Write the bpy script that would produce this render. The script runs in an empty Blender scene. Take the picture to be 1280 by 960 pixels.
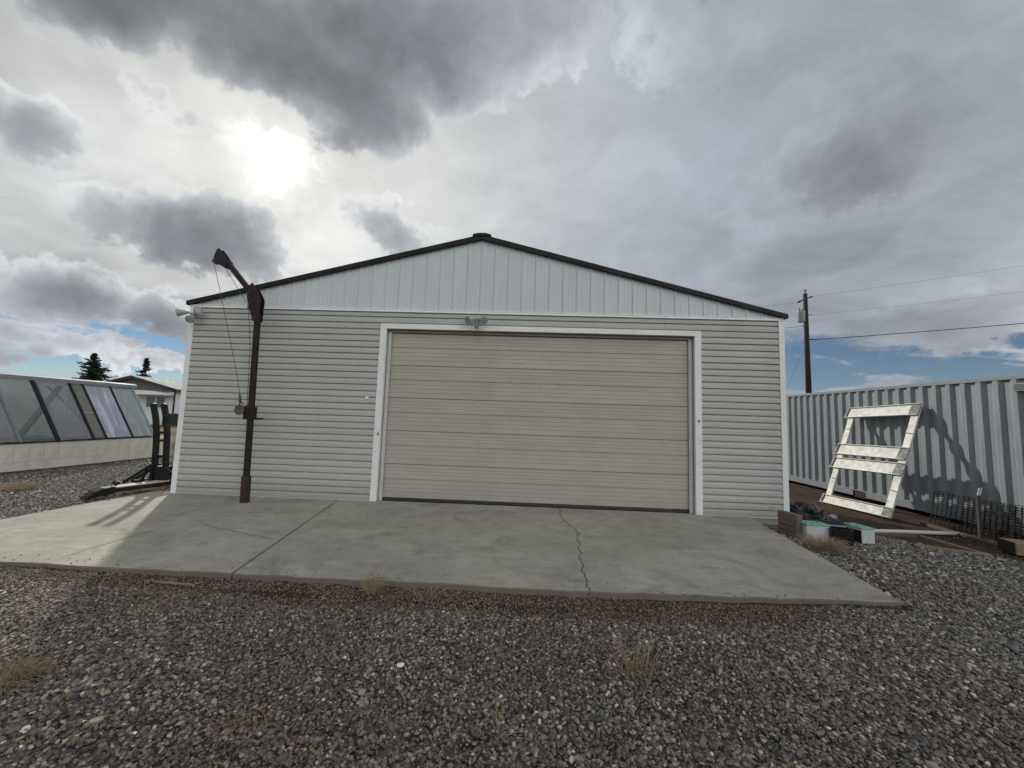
import bpy, bmesh, math, random
import numpy as np
from mathutils import Vector, Matrix, noise as mnoise

random.seed(7)
rng = np.random.default_rng(7)
scene = bpy.context.scene
COL = scene.collection
R = math.radians

# ------------------------------------------------------------------ camera
cd = bpy.data.cameras.new('camera')
cam = bpy.data.objects.new('camera', cd)
COL.objects.link(cam)
cd.sensor_width = 36.0
cd.lens = 13.5
cd.clip_start = 0.05
cd.clip_end = 3000
r_ = Vector((0.998875, 0.033908, 0.033166))
u_ = Vector((-0.030051, -0.088565, 0.995617))
f_ = Vector((-0.036697, 0.995493, 0.087446))
m = Matrix.Identity(4)
for i in range(3):
    m[i][0] = r_[i]; m[i][1] = u_[i]; m[i][2] = -f_[i]
m.translation = Vector((6.326, -6.859, 1.55))
cam.matrix_world = m
scene.camera = cam
scene.view_settings.view_transform = 'Standard'
scene.view_settings.look = 'None'
scene.view_settings.exposure = 0.3
scene.view_settings.gamma = 1.0
scene.cycles.max_bounces = 5
scene.cycles.diffuse_bounces = 3

# ------------------------------------------------------------------ sun
SUN = Vector((-0.509, 0.7085, 0.489)).normalized()
sl = bpy.data.lights.new('sun', 'SUN')
sl.energy = 2.4
sl.angle = R(1.6)
sl.color = (1.0, 0.95, 0.86)
so = bpy.data.objects.new('sun', sl)
COL.objects.link(so)
so.rotation_euler = SUN.to_track_quat('Z', 'Y').to_euler()
so.location = (-20, 25, 25)


# ------------------------------------------------------------------ node helper
class NT:
    def __init__(s, tree):
        s.t = tree

    def n(s, typ, **kw):
        nd = s.t.nodes.new(typ)
        for k, v in kw.items():
            setattr(nd, k, v)
        return nd

    def put(s, sock, v):
        if isinstance(v, bpy.types.NodeSocket):
            s.t.links.new(v, sock)
        elif v is not None:
            sock.default_value = v

    def math(s, op, a, b=None, c=None, clamp=False):
        nd = s.n('ShaderNodeMath', operation=op, use_clamp=clamp)
        s.put(nd.inputs[0], a)
        if b is not None: s.put(nd.inputs[1], b)
        if c is not None: s.put(nd.inputs[2], c)
        return nd.outputs[0]

    def vmath(s, op, a, b=None, out=0):
        nd = s.n('ShaderNodeVectorMath', operation=op)
        s.put(nd.inputs[0], a)
        if b is not None:
            s.put(nd.inputs['Scale' if op == 'SCALE' else 1], b)
        return nd.outputs[out]

    def noise(s, vec, scale, detail=4, rough=0.55, dist=0.0, col=False):
        nd = s.n('ShaderNodeTexNoise')
        if vec is not None: s.put(nd.inputs['Vector'], vec)
        nd.inputs['Scale'].default_value = scale
        nd.inputs['Detail'].default_value = detail
        nd.inputs['Roughness'].default_value = rough
        nd.inputs['Distortion'].default_value = dist
        return nd.outputs[1 if col else 0]

    def ramp(s, v, a, b, lo=0.0, hi=1.0, smooth=True):
        nd = s.n('ShaderNodeMapRange')
        if smooth: nd.interpolation_type = 'SMOOTHSTEP'
        s.put(nd.inputs[0], v)
        nd.inputs[1].default_value = a; nd.inputs[2].default_value = b
        nd.inputs[3].default_value = lo; nd.inputs[4].default_value = hi
        return nd.outputs[0]

    def mix(s, f, a, b, blend='MIX'):
        nd = s.n('ShaderNodeMix', data_type='RGBA', blend_type=blend)
        s.put(nd.inputs[0], f)
        for k, v in ((6, a), (7, b)):
            if isinstance(v, tuple) and len(v) == 3: v = (*v, 1.0)
            s.put(nd.inputs[k], v)
        return nd.outputs[2]

    def rgb(s, v):
        nd = s.n('ShaderNodeCombineXYZ')
        for i in range(3): s.put(nd.inputs[i], v)
        return nd.outputs[0]


# ------------------------------------------------------------------ sky
world = bpy.data.worlds.new('World')
scene.world = world
world.use_nodes = True
wt = world.node_tree
wt.nodes.clear()
# cumulus masses: direction, orientation, angular half sizes, thickness
CLOUDS = [
    (-0.592, 0.502, 0.631, -0.822, -0.386, 0.53, 0.243, 0.077, 1.0),
    (-0.455, 0.612, 0.647, -0.865, -0.065, 0.584, 0.214, 0.11, 1.0),
    (-0.347, 0.698, 0.626, -0.894, 0.01, 0.469, 0.181, 0.122, 1.0),
    (-0.155, 0.675, 0.722, -0.725, -0.27, -0.067, 0.318, 0.121, 1.0),
    (-0.251, 0.541, 0.803, -0.609, -0.204, 0.152, 0.731, 0.143, 1.0),
    (-0.30, 0.640, 0.70, -0.80, -0.15, 0.3, 0.26, 0.14, 1.0),
    (0.02, 0.60, 0.80, -0.66, -0.2, -0.2, 0.16, 0.14, 0.85),
    (0.05, 0.658, 0.752, -0.689, -0.228, -0.344, 0.108, 0.094, 0.75),
    (-0.387, 0.724, 0.57, -0.959, -0.115, 0.411, 0.089, 0.051, 0.8),
    (-0.631, 0.565, 0.532, -1.004, 0.143, 0.931, 0.052, 0.031, 0.6),
    (-0.606, 0.609, 0.512, -1.014, 0.249, 0.935, 0.038, 0.028, 0.5),
    (-0.746, 0.525, 0.41, -1.136, -0.232, 0.851, 0.077, 0.062, 0.8),
    (-0.782, 0.477, 0.402, -1.085, -0.533, 0.762, 0.059, 0.062, 0.7),
    (-0.643, 0.689, 0.335, -1.225, -0.144, 0.699, 0.156, 0.087, 1.0),
    (-0.592, 0.737, 0.327, -1.235, 0.138, 0.724, 0.09, 0.073, 0.8),
    (-0.677, 0.659, 0.328, -1.218, -0.324, 0.682, 0.079, 0.051, 0.8),
    (-0.322, 0.847, 0.424, -1.132, 0.062, 0.392, 0.164, 0.064, 0.68),
    (-0.42, 0.795, 0.438, -1.096, 0.287, 0.631, 0.045, 0.045, 0.4),
    (-0.76, 0.621, 0.185, -1.371, 0.252, 0.936, 0.088, 0.052, 1.0),
    (-0.700, 0.691, 0.172, -1.406, 0.158, 0.821, 0.095, 0.042, 1.0),
    (-0.791, 0.595, 0.165, -1.428, -0.088, 0.914, 0.065, 0.038, 0.9),
    (-0.823, 0.536, 0.187, -1.374, -0.307, 0.933, 0.044, 0.054, 0.7),
    (-0.803, 0.588, 0.1, -1.471, -0.011, 0.938, 0.082, 0.026, 0.95),
    (-0.768, 0.632, 0.1, -1.47, 0.099, 0.892, 0.046, 0.03, 0.8),
    (-0.724, 0.681, 0.109, -1.461, 0.041, 0.82, 0.043, 0.018, 0.75),
    (-0.734, 0.674, 0.079, -1.492, -0.028, 0.826, 0.047, 0.018, 0.7),
    (-0.692, 0.717, 0.08, -1.49, -0.023, 0.765, 0.046, 0.022, 0.75),
    (-0.815, 0.576, 0.062, -1.508, 0.148, 0.965, 0.035, 0.018, 0.7),
    (0.562, 0.68, 0.47, -1.057, 0.261, -0.591, 0.147, 0.111, 0.62),
    (0.607, 0.57, 0.554, -0.913, 0.436, -0.501, 0.247, 0.098, 0.42),
    (0.281, 0.664, 0.693, -0.76, 0.299, -0.099, 0.259, 0.099, 0.33),
    (0.733, 0.654, 0.188, -1.381, -0.096, -0.861, 0.155, 0.056, 0.75),
    (0.757, 0.608, 0.24, -1.329, -0.023, -0.9, 0.082, 0.056, 0.55),
    (0.488, 0.777, 0.398, -1.152, 0.209, -0.468, 0.21, 0.094, 0.25),
]
def density_group(name, fine):
    grp = bpy.data.node_groups.new(name, 'ShaderNodeTree')
    grp.interface.new_socket('Direction', in_out='INPUT', socket_type='NodeSocketVector')
    grp.interface.new_socket('Density', in_out='OUTPUT', socket_type='NodeSocketFloat')
    g = NT(grp)
    gi = g.n('NodeGroupInput'); go = g.n('NodeGroupOutput')
    gd = gi.outputs[0]
    warp = g.noise(gd, 6.0, 3, 0.5, col=True)
    dw = g.vmath('ADD', gd, g.vmath('SCALE', g.vmath('SUBTRACT', warp, (0.5, 0.5, 0.5)), 0.105))
    if fine:
        warp2 = g.noise(gd, 24.0, 4, 0.6, col=True)
        dw = g.vmath('ADD', dw, g.vmath('SCALE', g.vmath('SUBTRACT', warp2, (0.5, 0.5, 0.5)), 0.085))
    mx = None
    for (cx, cy, cz, ex, ey, ez, s1, s2, w) in CLOUDS:
        if not fine and (s1 < 0.06 or w < 0.5):
            continue
        mp = g.n('ShaderNodeMapping', vector_type='TEXTURE')
        mp.inputs['Location'].default_value = (cx, cy, cz)
        mp.inputs['Rotation'].default_value = (ex, ey, ez)
        mp.inputs['Scale'].default_value = (s1, s2, max(s1, s2, 0.25))
        grp.links.new(dw, mp.inputs['Vector'])
        q = g.vmath('LENGTH', mp.outputs[0], out=1)
        v = g.ramp(q, 0.1, 1.32, w * (1.25 if w >= 0.95 else 1.12), 0.0)
        mx = v if mx is None else g.math('SMOOTH_MAX', mx, v, 0.12)
    n2 = g.noise(gd, 3.3, 3, 0.55)
    tex = g.math('MULTIPLY', g.math('SUBTRACT', n2, 0.5), 0.4)
    if fine:
        n1 = g.noise(gd, 15.0, 8, 0.62, 0.35)
        tex = g.math('ADD', tex, g.math('MULTIPLY', g.math('SUBTRACT', n1, 0.5), 1.35))
    amt = g.ramp(mx, 0.0, 0.4, 0.35, 1.0)
    grp.links.new(g.math('ADD', mx, g.math('MULTIPLY', tex, amt)), go.inputs[0])
    return grp


grp = density_group('cloud_density', True)
grp_soft = density_group('cloud_density_soft', False)

w = NT(wt)
tc = w.n('ShaderNodeTexCoord')
D = w.vmath('NORMALIZE', tc.outputs['Generated'])
sep = w.n('ShaderNodeSeparateXYZ'); wt.links.new(D, sep.inputs[0])
dz = sep.outputs[2]
sky = w.n('ShaderNodeTexSky', sky_type='NISHITA')
sky.sun_disc = False
sky.sun_elevation = R(29.3)
sky.sun_rotation = R(-35.7)
sky.air_density = 1.0
sky.altitude = 1500
sky.dust_density = 0.0
sky.ozone_density = 3.0
blue = w.vmath('SCALE', sky.outputs[0], 0.047)
cosang = w.vmath('DOT_PRODUCT', D, tuple(SUN), out=1)
ang = w.math('ARCCOSINE', w.math('MINIMUM', cosang, 0.99999))      # radians from the sun
# brightness of thin high cloud: strong forward scattering near the sun, raised out of view opposite it to light the shaded walls
fwd = w.math('MULTIPLY', w.math('POWER', 2.718, w.math('MULTIPLY', ang, -1.9)), 0.53)
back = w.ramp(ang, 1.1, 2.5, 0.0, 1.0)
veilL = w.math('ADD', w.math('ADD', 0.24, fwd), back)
# planar coordinates of the cloud deck
pl = w.vmath('SCALE', D, w.math('DIVIDE', 1.0, w.math('ADD', w.math('MAXIMUM', dz, 0.0), 0.22)))
vn = w.noise(pl, 1.1, 6, 0.55, 0.8)
mp = w.n('ShaderNodeMapping'); mp.inputs['Rotation'].default_value = (0, 0, R(25)); mp.inputs['Scale'].default_value = (1.0, 3.4, 1.0)
wt.links.new(pl, mp.inputs['Vector'])
vs = w.noise(mp.outputs[0], 1.6, 4, 0.55, 0.5)
veilmod = w.math('ADD', w.ramp(vn, 0.25, 0.75, 0.80, 1.16), w.ramp(vs, 0.3, 0.7, -0.04, 0.04))
vn2 = w.noise(pl, 4.2, 7, 0.62, 0.7)
veilmod = w.math('ADD', veilmod, w.ramp(vn2, 0.3, 0.7, -0.075, 0.075))
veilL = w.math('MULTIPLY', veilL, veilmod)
warmth = w.math('ADD', w.ramp(ang, 0.1, 0.95, 1.0, 0.0), w.ramp(ang, 1.25, 1.9, 0.0, 0.9))
veil_tint = w.mix(warmth, (0.90, 0.985, 1.095, 1), (0.99, 1.0, 0.965, 1))
veil = w.vmath('MULTIPLY', veil_tint, w.rgb(veilL))
# the deck breaks up low down
low = w.ramp(dz, 0.09, 0.28, 0.0, 1.0)
brk = w.noise(pl, 2.6, 7, 0.6, 0.4)
valpha = w.math('ADD', w.math('MULTIPLY', low, 1.25), w.ramp(brk, 0.42, 0.64, -0.2, 0.74))
valpha = w.ramp(valpha, 0.18, 0.9, 0.0, 0.985)
base = w.mix(valpha, blue, veil)
# cumulus
gA = w.n('ShaderNodeGroup'); gA.node_tree = grp; wt.links.new(D, gA.inputs[0])
up = w.vmath('NORMALIZE', w.vmath('ADD', D, (-0.020, 0.028, 0.036)))
gB = w.n('ShaderNodeGroup'); gB.node_tree = grp_soft; wt.links.new(up, gB.inputs[0])
dA, dB = gA.outputs[0], gB.outputs[0]
calpha = w.ramp(dA, 0.17, 0.50)
cn = w.noise(D, 8.0, 5, 0.55, 0.5)
dk = w.math('ADD', w.math('MULTIPLY', dA, 0.5), w.math('MULTIPLY', dB, 0.6))
dark = w.math('SUBTRACT', 1.0, w.math('POWER', 2.718, w.math('MULTIPLY', w.math('MAXIMUM', w.math('SUBTRACT', dk, 0.16), 0.0), -1.7)))
edgeL = w.math('MAXIMUM', w.math('MULTIPLY', veilL, 1.16), w.ramp(ang, 0.6, 0.95, 0.74, 0.30))
edgeL = w.math('MINIMUM', edgeL, 0.95)
coreL = w.math('MULTIPLY', w.math('SUBTRACT', w.math('ADD', 0.108, w.ramp(ang, 0.3, 0.6, 0.0, 0.11)), w.ramp(ang, 0.7, 1.1, 0.0, 0.07)), w.ramp(cn, 0.3, 0.7, 0.66, 1.2))
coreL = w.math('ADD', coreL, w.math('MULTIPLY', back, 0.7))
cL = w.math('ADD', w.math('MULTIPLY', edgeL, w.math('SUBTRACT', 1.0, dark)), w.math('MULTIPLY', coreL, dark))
cL = w.math('MULTIPLY', cL, w.ramp(vn, 0.25, 0.75, 0.88, 1.12))
ctint = w.mix(dark, (0.985, 1.0, 1.01, 1), (0.945, 0.98, 1.075, 1))
ctint = w.mix(dark, veil_tint, (0.93, 0.98, 1.09, 1))
cum = w.vmath('MULTIPLY', ctint, w.rgb(cL))
skyc = w.mix(calpha, base, cum)
# the sun behind thin cloud
thick = w.ramp(dA, 0.05, 0.62, 1.0, 0.10)
irr = w.noise(D, 13.0, 5, 0.6, 0.5)
angw = w.math('MULTIPLY', ang, w.ramp(irr, 0.3, 0.7, 0.6, 1.55))
g1 = w.math('MULTIPLY', w.math('POWER', 2.718, w.math('DIVIDE', angw, -0.020)), 2.2)
g2 = w.math('MULTIPLY', w.math('POWER', 2.718, w.math('MULTIPLY', ang, -8.0)), 0.09)
gl = w.math('MULTIPLY', w.math('ADD', g1, g2), thick)
glow = w.vmath('MULTIPLY', w.rgb(gl), (1.0, 0.965, 0.86))
skyc = w.vmath('ADD', skyc, glow)
bg = w.n('ShaderNodeBackground'); bg.inputs['Strength'].default_value = 1.0
wt.links.new(skyc, bg.inputs['Color'])
wo = w.n('ShaderNodeOutputWorld')
wt.links.new(bg.outputs[0], wo.inputs['Surface'])


# ------------------------------------------------------------------ materials
def mat(name, base, rough=0.6, var=0.12, vscale=6.0, bump=0.0, bscale=60.0, metal=0.0, spec=0.5,
        base2=None, stretch=None, piece=0.0, alpha=None, coat=0.0, dirt=None, dscale=2.0, damt=0.5, trans=0.0, splash=0.0, dent=0.0, lightstreak=None):
    mt = bpy.data.materials.new(name)
    mt.use_nodes = True
    t = mt.node_tree
    b = t.nodes['Principled BSDF']
    x = NT(t)
    co = x.n('ShaderNodeTexCoord').outputs['Object']
    if stretch:
        mp = x.n('ShaderNodeMapping'); mp.inputs['Scale'].default_value = stretch
        t.links.new(co, mp.inputs['Vector']); vco = mp.outputs[0]
    else:
        vco = co
    geo = x.n('ShaderNodeObjectInfo')
    off = x.vmath('ADD', vco, x.rgb(x.math('MULTIPLY', geo.outputs['Random'], 37.0)))
    nz = x.noise(off, vscale, 6, 0.6)
    b2 = base2 or tuple(c * 0.72 for c in base)
    col = x.mix(x.ramp(nz, 0.3, 0.7), tuple(c * (1 + var * .5) for c in base), tuple(c * (1 - var) + b2[i] * var if not base2 else b2[i] for i, c in enumerate(base)))
    if dirt:
        dco = co
        if lightstreak:  # slanted streaks of light, mixed in as pale colour
            mps = x.n('ShaderNodeMapping'); mps.inputs['Rotation'].default_value = (R(lightstreak), 0, 0); mps.inputs['Scale'].default_value = (1, 5.0, 0.8)
            t.links.new(co, mps.inputs['Vector']); dco = mps.outputs[0]
        dz_ = x.noise(dco, dscale, 8, 0.65, 0.4)
        col = x.mix(x.ramp(dz_, 0.48, 0.75, 0.0, damt), col, dirt)
    if splash:      # mud thrown up by rain, and drip streaks
        pos = x.n('ShaderNodeNewGeometry').outputs['Position']
        sp_ = x.n('ShaderNodeSeparateXYZ'); t.links.new(pos, sp_.inputs[0])
        n_ = x.noise(pos, 9.0, 6, 0.7)
        low_ = x.ramp(x.math('ADD', sp_.outputs[2], x.math('MULTIPLY', x.math('SUBTRACT', n_, 0.5), -0.5)), 0.0, 0.42, 1.0, 0.0)
        mp3 = x.n('ShaderNodeMapping'); mp3.inputs['Scale'].default_value = (9.0, 9.0, 0.35); t.links.new(pos, mp3.inputs['Vector'])
        dr_ = x.ramp(x.noise(mp3.outputs[0], 1.0, 5, 0.65), 0.55, 0.8)
        col = x.mix(x.math('MULTIPLY', x.math('MAXIMUM', x.math('MULTIPLY', low_, 0.8), x.math('MULTIPLY', dr_, 0.45)), splash), col, (0.30, 0.265, 0.215, 1))
    if piece:
        k = x.math('ADD', 1.0 - piece, x.math('MULTIPLY', geo.outputs['Random'], 2 * piece))
        col = x.vmath('MULTIPLY', col, x.rgb(k))
    t.links.new(col, b.inputs['Base Color'])
    b.inputs['Roughness'].default_value = rough
    rn = x.ramp(nz, 0.3, 0.7, max(0.03, rough - 0.08), min(1, rough + 0.1))
    t.links.new(rn, b.inputs['Roughness'])
    b.inputs['Metallic'].default_value = metal
    b.inputs['Specular IOR Level'].default_value = spec
    if alpha is not None: b.inputs['Alpha'].default_value = alpha
    if trans: b.inputs['Transmission Weight'].default_value = trans
    if dent and not bump:
        bn = x.noise(co, 1.7, 3, 0.5)
        bp = x.n('ShaderNodeBump'); bp.inputs['Strength'].default_value = 1.0; bp.inputs['Distance'].default_value = dent
        t.links.new(bn, bp.inputs['Height']); t.links.new(bp.outputs[0], b.inputs['Normal'])
    if bump:
        bn = x.noise(vco, bscale, 5, 0.6)
        bp = x.n('ShaderNodeBump'); bp.inputs['Strength'].default_value = min(1.0, bump); bp.inputs['Distance'].default_value = 0.01
        t.links.new(bn, bp.inputs['Height']); t.links.new(bp.outputs[0], b.inputs['Normal'])
    return mt


M = {}
M['siding'] = mat('siding vinyl', (0.465, 0.463, 0.432), 0.5, 0.10, 3.0, 0.12, 30, stretch=(0.6, 3, 8), piece=0.03, dirt=(0.37, 0.365, 0.335), dscale=1.3, damt=0.4, splash=0.55)
M['trim'] = mat('white trim', (0.87, 0.87, 0.86), 0.45, 0.08, 5, 0.1, 40, dirt=(0.55, 0.54, 0.5), dscale=4, damt=0.35)
M['gable'] = mat('gable sheet metal', (0.65, 0.68, 0.71), 0.42, 0.06, 2.5, dent=0.02, stretch=(1, 1, 0.3), piece=0.012, dirt=(0.56, 0.58, 0.60), dscale=1.6, damt=0.3)
M['roof'] = mat('dark brown roof metal', (0.017, 0.0145, 0.0135), 0.5, 0.2, 3, spec=0.25)
M['door'] = mat('beige door steel', (0.465, 0.428, 0.362), 0.45, 0.08, 2.0, stretch=(0.5, 1, 3), piece=0.02, splash=0.3, dent=0.05, dirt=(0.41, 0.375, 0.30), dscale=0.9, damt=0.25)
M['rubber'] = mat('black rubber', (0.012, 0.012, 0.014), 0.55, 0.2, 10)
M['jamb'] = mat('door stop wood', (0.55, 0.55, 0.52), 0.55, 0.1, 6, dirt=(0.33, 0.3, 0.26), dscale=5, damt=0.5)
M['headshade'] = mat('door head shadow brown', (0.33, 0.27, 0.21), 0.8, 0.2, 6)  # brown stands in for the shadow under the door head
M['found'] = mat('foundation concrete', (0.20, 0.19, 0.17), 0.9, 0.2, 6, 0.5, 40)
M['lampwhite'] = mat('lamp housing grey', (0.40, 0.40, 0.40), 0.4, 0.1, 8)
M['lampgls'] = mat('lamp lens', (0.30, 0.30, 0.29), 0.12, 0.05, 8, spec=0.8)
M['black'] = mat('black paint', (0.009, 0.0085, 0.0095), 0.5, 0.4, 8, 0.2, 60, spec=0.3, dirt=(0.03, 0.024, 0.02), dscale=7, damt=0.5)
M['rust'] = mat('brown red painted steel', (0.022, 0.010, 0.0105), 0.5, 0.3, 5, 0.25, 60, spec=0.3, dirt=(0.045, 0.024, 0.016), dscale=5, damt=0.6)
M['rustbase'] = mat('weathered steel sleeve', (0.042, 0.026, 0.021), 0.65, 0.3, 9, 0.3, 60, spec=0.3, dirt=(0.085, 0.05, 0.034), dscale=8, damt=0.7)
M['steel'] = mat('dull steel', (0.10, 0.095, 0.088), 0.5, 0.3, 25, metal=0.3, dirt=(0.10, 0.06, 0.04), dscale=20, damt=0.6)
M['cable'] = mat('wire rope', (0.07, 0.07, 0.07), 0.5, 0.2, 40)
M['bladetop'] = mat('pale wood as sunlit blade top', (0.55, 0.50, 0.40), 0.7, 0.25, 6, 0.3, 50, stretch=(0.4, 6, 6), dirt=(0.28, 0.23, 0.16), dscale=5, damt=0.5)  # pale colour stands in for sun on the blade top
M['yellow'] = mat('worn yellow paint', (0.22, 0.16, 0.045), 0.5, 0.3, 8, dirt=(0.05, 0.035, 0.02), dscale=6, damt=0.9)
M['cont'] = None
M['rail'] = mat('container rail grey paint', (0.22, 0.24, 0.255), 0.5, 0.12, 5, 0.15, 40, dirt=(0.22, 0.2, 0.18), dscale=3, damt=0.6)
M['alum'] = mat('white weathered frame metal', (0.60, 0.595, 0.55), 0.6, 0.2, 10, 0.3, 60, dirt=(0.38, 0.35, 0.28), dscale=11, damt=0.7)
M['plate'] = mat('galvanised end plate', (0.085, 0.088, 0.092), 0.6, 0.15, 14)
M['batt'] = mat('white battery case', (0.56, 0.57, 0.57), 0.45, 0.1, 8, dirt=(0.45, 0.43, 0.40), dscale=9, damt=0.5)
M['green'] = mat('mint green lid', (0.17, 0.40, 0.27), 0.4, 0.12, 10, dirt=(0.15, 0.25, 0.18), dscale=12, damt=0.5)
M['greylid'] = mat('grey plastic case', (0.33, 0.33, 0.36), 0.45, 0.1, 8)
M['tarp'] = mat('black plastic sheeting', (0.010, 0.010, 0.013), 0.25, 0.4, 8, 0.2, 30, dirt=(0.03, 0.028, 0.03), dscale=10, damt=0.4)
M['wood'] = mat('grey brown timber', (0.155, 0.115, 0.085), 0.8, 0.3, 5, 0.5, 40, stretch=(1, 1, 7), dirt=(0.07, 0.05, 0.035), dscale=6, damt=0.6)
M['lumber'] = mat('weathered lumber', (0.25, 0.19, 0.13), 0.75, 0.3, 5, 0.4, 40, stretch=(1.5, 9, 9), dirt=(0.10, 0.07, 0.05), dscale=5, damt=0.6)
M['lumberdk'] = mat('dark brown lumber', (0.11, 0.075, 0.055), 0.8, 0.3, 5, 0.4, 40, stretch=(1.5, 9, 9))  # darker brown lumber; also carries one board's shadowed edge
M['timberend'] = mat('dark timber end', (0.018, 0.015, 0.013), 0.85, 0.3, 9, 0.4, 30)
M['pvc'] = mat('white plastic pipe', (0.62, 0.60, 0.54), 0.4, 0.1, 8, dirt=(0.4, 0.36, 0.28), dscale=6, damt=0.5)
M['wire'] = mat('rusty fence wire', (0.022, 0.018, 0.016), 0.7, 0.3, 20, spec=0.2)
M['postgrey'] = mat('steel fence post', (0.055, 0.052, 0.05), 0.6, 0.3, 10, dirt=(0.08, 0.06, 0.05), dscale=8, damt=0.6)
M['ghboard'] = mat('cream painted board', (0.74, 0.70, 0.61), 0.6, 0.12, 5, 0.2, 40, piece=0.04, dirt=(0.46, 0.40, 0.31), dscale=4, damt=0.5)
M['ghcap'] = mat('pale grey flashing', (0.28, 0.30, 0.31), 0.6, 0.1, 5)
M['ghbar'] = mat('dark glazing bar', (0.012, 0.017, 0.025), 0.5, 0.2, 10, spec=0.2)
M['ghbargrey'] = mat('grey glazing bar', (0.17, 0.19, 0.21), 0.5, 0.2, 10)
M['ghbatten'] = mat('weathered grey board', (0.19, 0.18, 0.165), 0.85, 0.35, 5, 0.5, 30, stretch=(8, 1.5, 1.5))
M['ghin'] = mat('greenhouse inner sheeting', (0.66, 0.70, 0.67), 0.6, 0.2, 1.4, dirt=(0.25, 0.30, 0.24), dscale=1.6, damt=0.7)
M['brace'] = mat('greenhouse timber brace', (0.14, 0.13, 0.12), 0.7, 0.2, 6)
M['glassgreen'] = mat('hazy green glazing', (0.20, 0.24, 0.245), 0.06, 0.3, 1.2, alpha=0.20, spec=1.0, dirt=(0.52, 0.56, 0.56), dscale=0.8, damt=0.7, lightstreak=80)  # pale streaks of light are part of the pane colour
M['glassmauve'] = mat('hazy mauve film', (0.25, 0.24, 0.275), 0.10, 0.3, 1.2, alpha=0.40, spec=1.0, dirt=(0.48, 0.46, 0.50), dscale=1.1, damt=0.6)
M['glasslav'] = mat('pale lavender film', (0.40, 0.40, 0.49), 0.22, 0.3, 1.3, alpha=0.78, spec=0.6, stretch=(1, 2.6, 0.7), dirt=(0.85, 0.85, 0.92), dscale=1.1, damt=0.9, lightstreak=35)  # diagonal streaks of light on the film painted as pale colour
M['glassmint'] = mat('pale mint film', (0.36, 0.42, 0.43), 0.15, 0.3, 1.3, alpha=0.60, spec=0.7, stretch=(1, 2.6, 0.7), dirt=(0.9, 0.95, 0.95), dscale=1.0, damt=0.9, lightstreak=-28)  # light streaking across the pane is painted into its colour
M['hwall'] = mat('white house siding', (0.82, 0.83, 0.85), 0.6, 0.06, 3)
M['hgable'] = mat('grey brown gable boards', (0.125, 0.12, 0.11), 0.7, 0.15, 3, piece=0.05)
M['hroof'] = mat('pale metal roof', (0.30, 0.30, 0.29), 0.85, 0.1, 3)
M['canopy'] = mat('white canopy', (0.8, 0.8, 0.8), 0.5, 0.05, 4)
M['hdark'] = mat('dark fascia', (0.03, 0.03, 0.032), 0.6, 0.2, 3)
M['hglass'] = mat('dark window glass', (0.17, 0.20, 0.23), 0.08, 0.2, 3, spec=0.8)
M['pole'] = mat('creosoted pole', (0.012, 0.0105, 0.009), 0.85, 0.3, 4, 0.4, 30, stretch=(6, 6, 1))
M['xfmr'] = mat('transformer grey', (0.33, 0.34, 0.35), 0.45, 0.1, 5)
M['insul'] = mat('insulator', (0.06, 0.06, 0.065), 0.3, 0.2, 5)
M['bark'] = mat('bark', (0.05, 0.038, 0.03), 0.9, 0.3, 8)
M['needle'] = mat('conifer needles', (0.040, 0.058, 0.034), 0.7, 0.5, 2.5, base2=(0.018, 0.030, 0.018))
M['weed'] = mat('dry weed straw', (0.42, 0.32, 0.20), 0.8, 0.3, 12, base2=(0.26, 0.19, 0.12))
M['chip'] = mat('white stone', (0.8, 0.8, 0.78), 0.6, 0.05, 8)
M['crack'] = mat('dirt filled crack', (0.06, 0.05, 0.042), 0.95, 0.3, 20)
M['soilclod'] = mat('soil', (0.10, 0.062, 0.042), 0.95, 0.3, 20, 0.6, 40)


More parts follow.
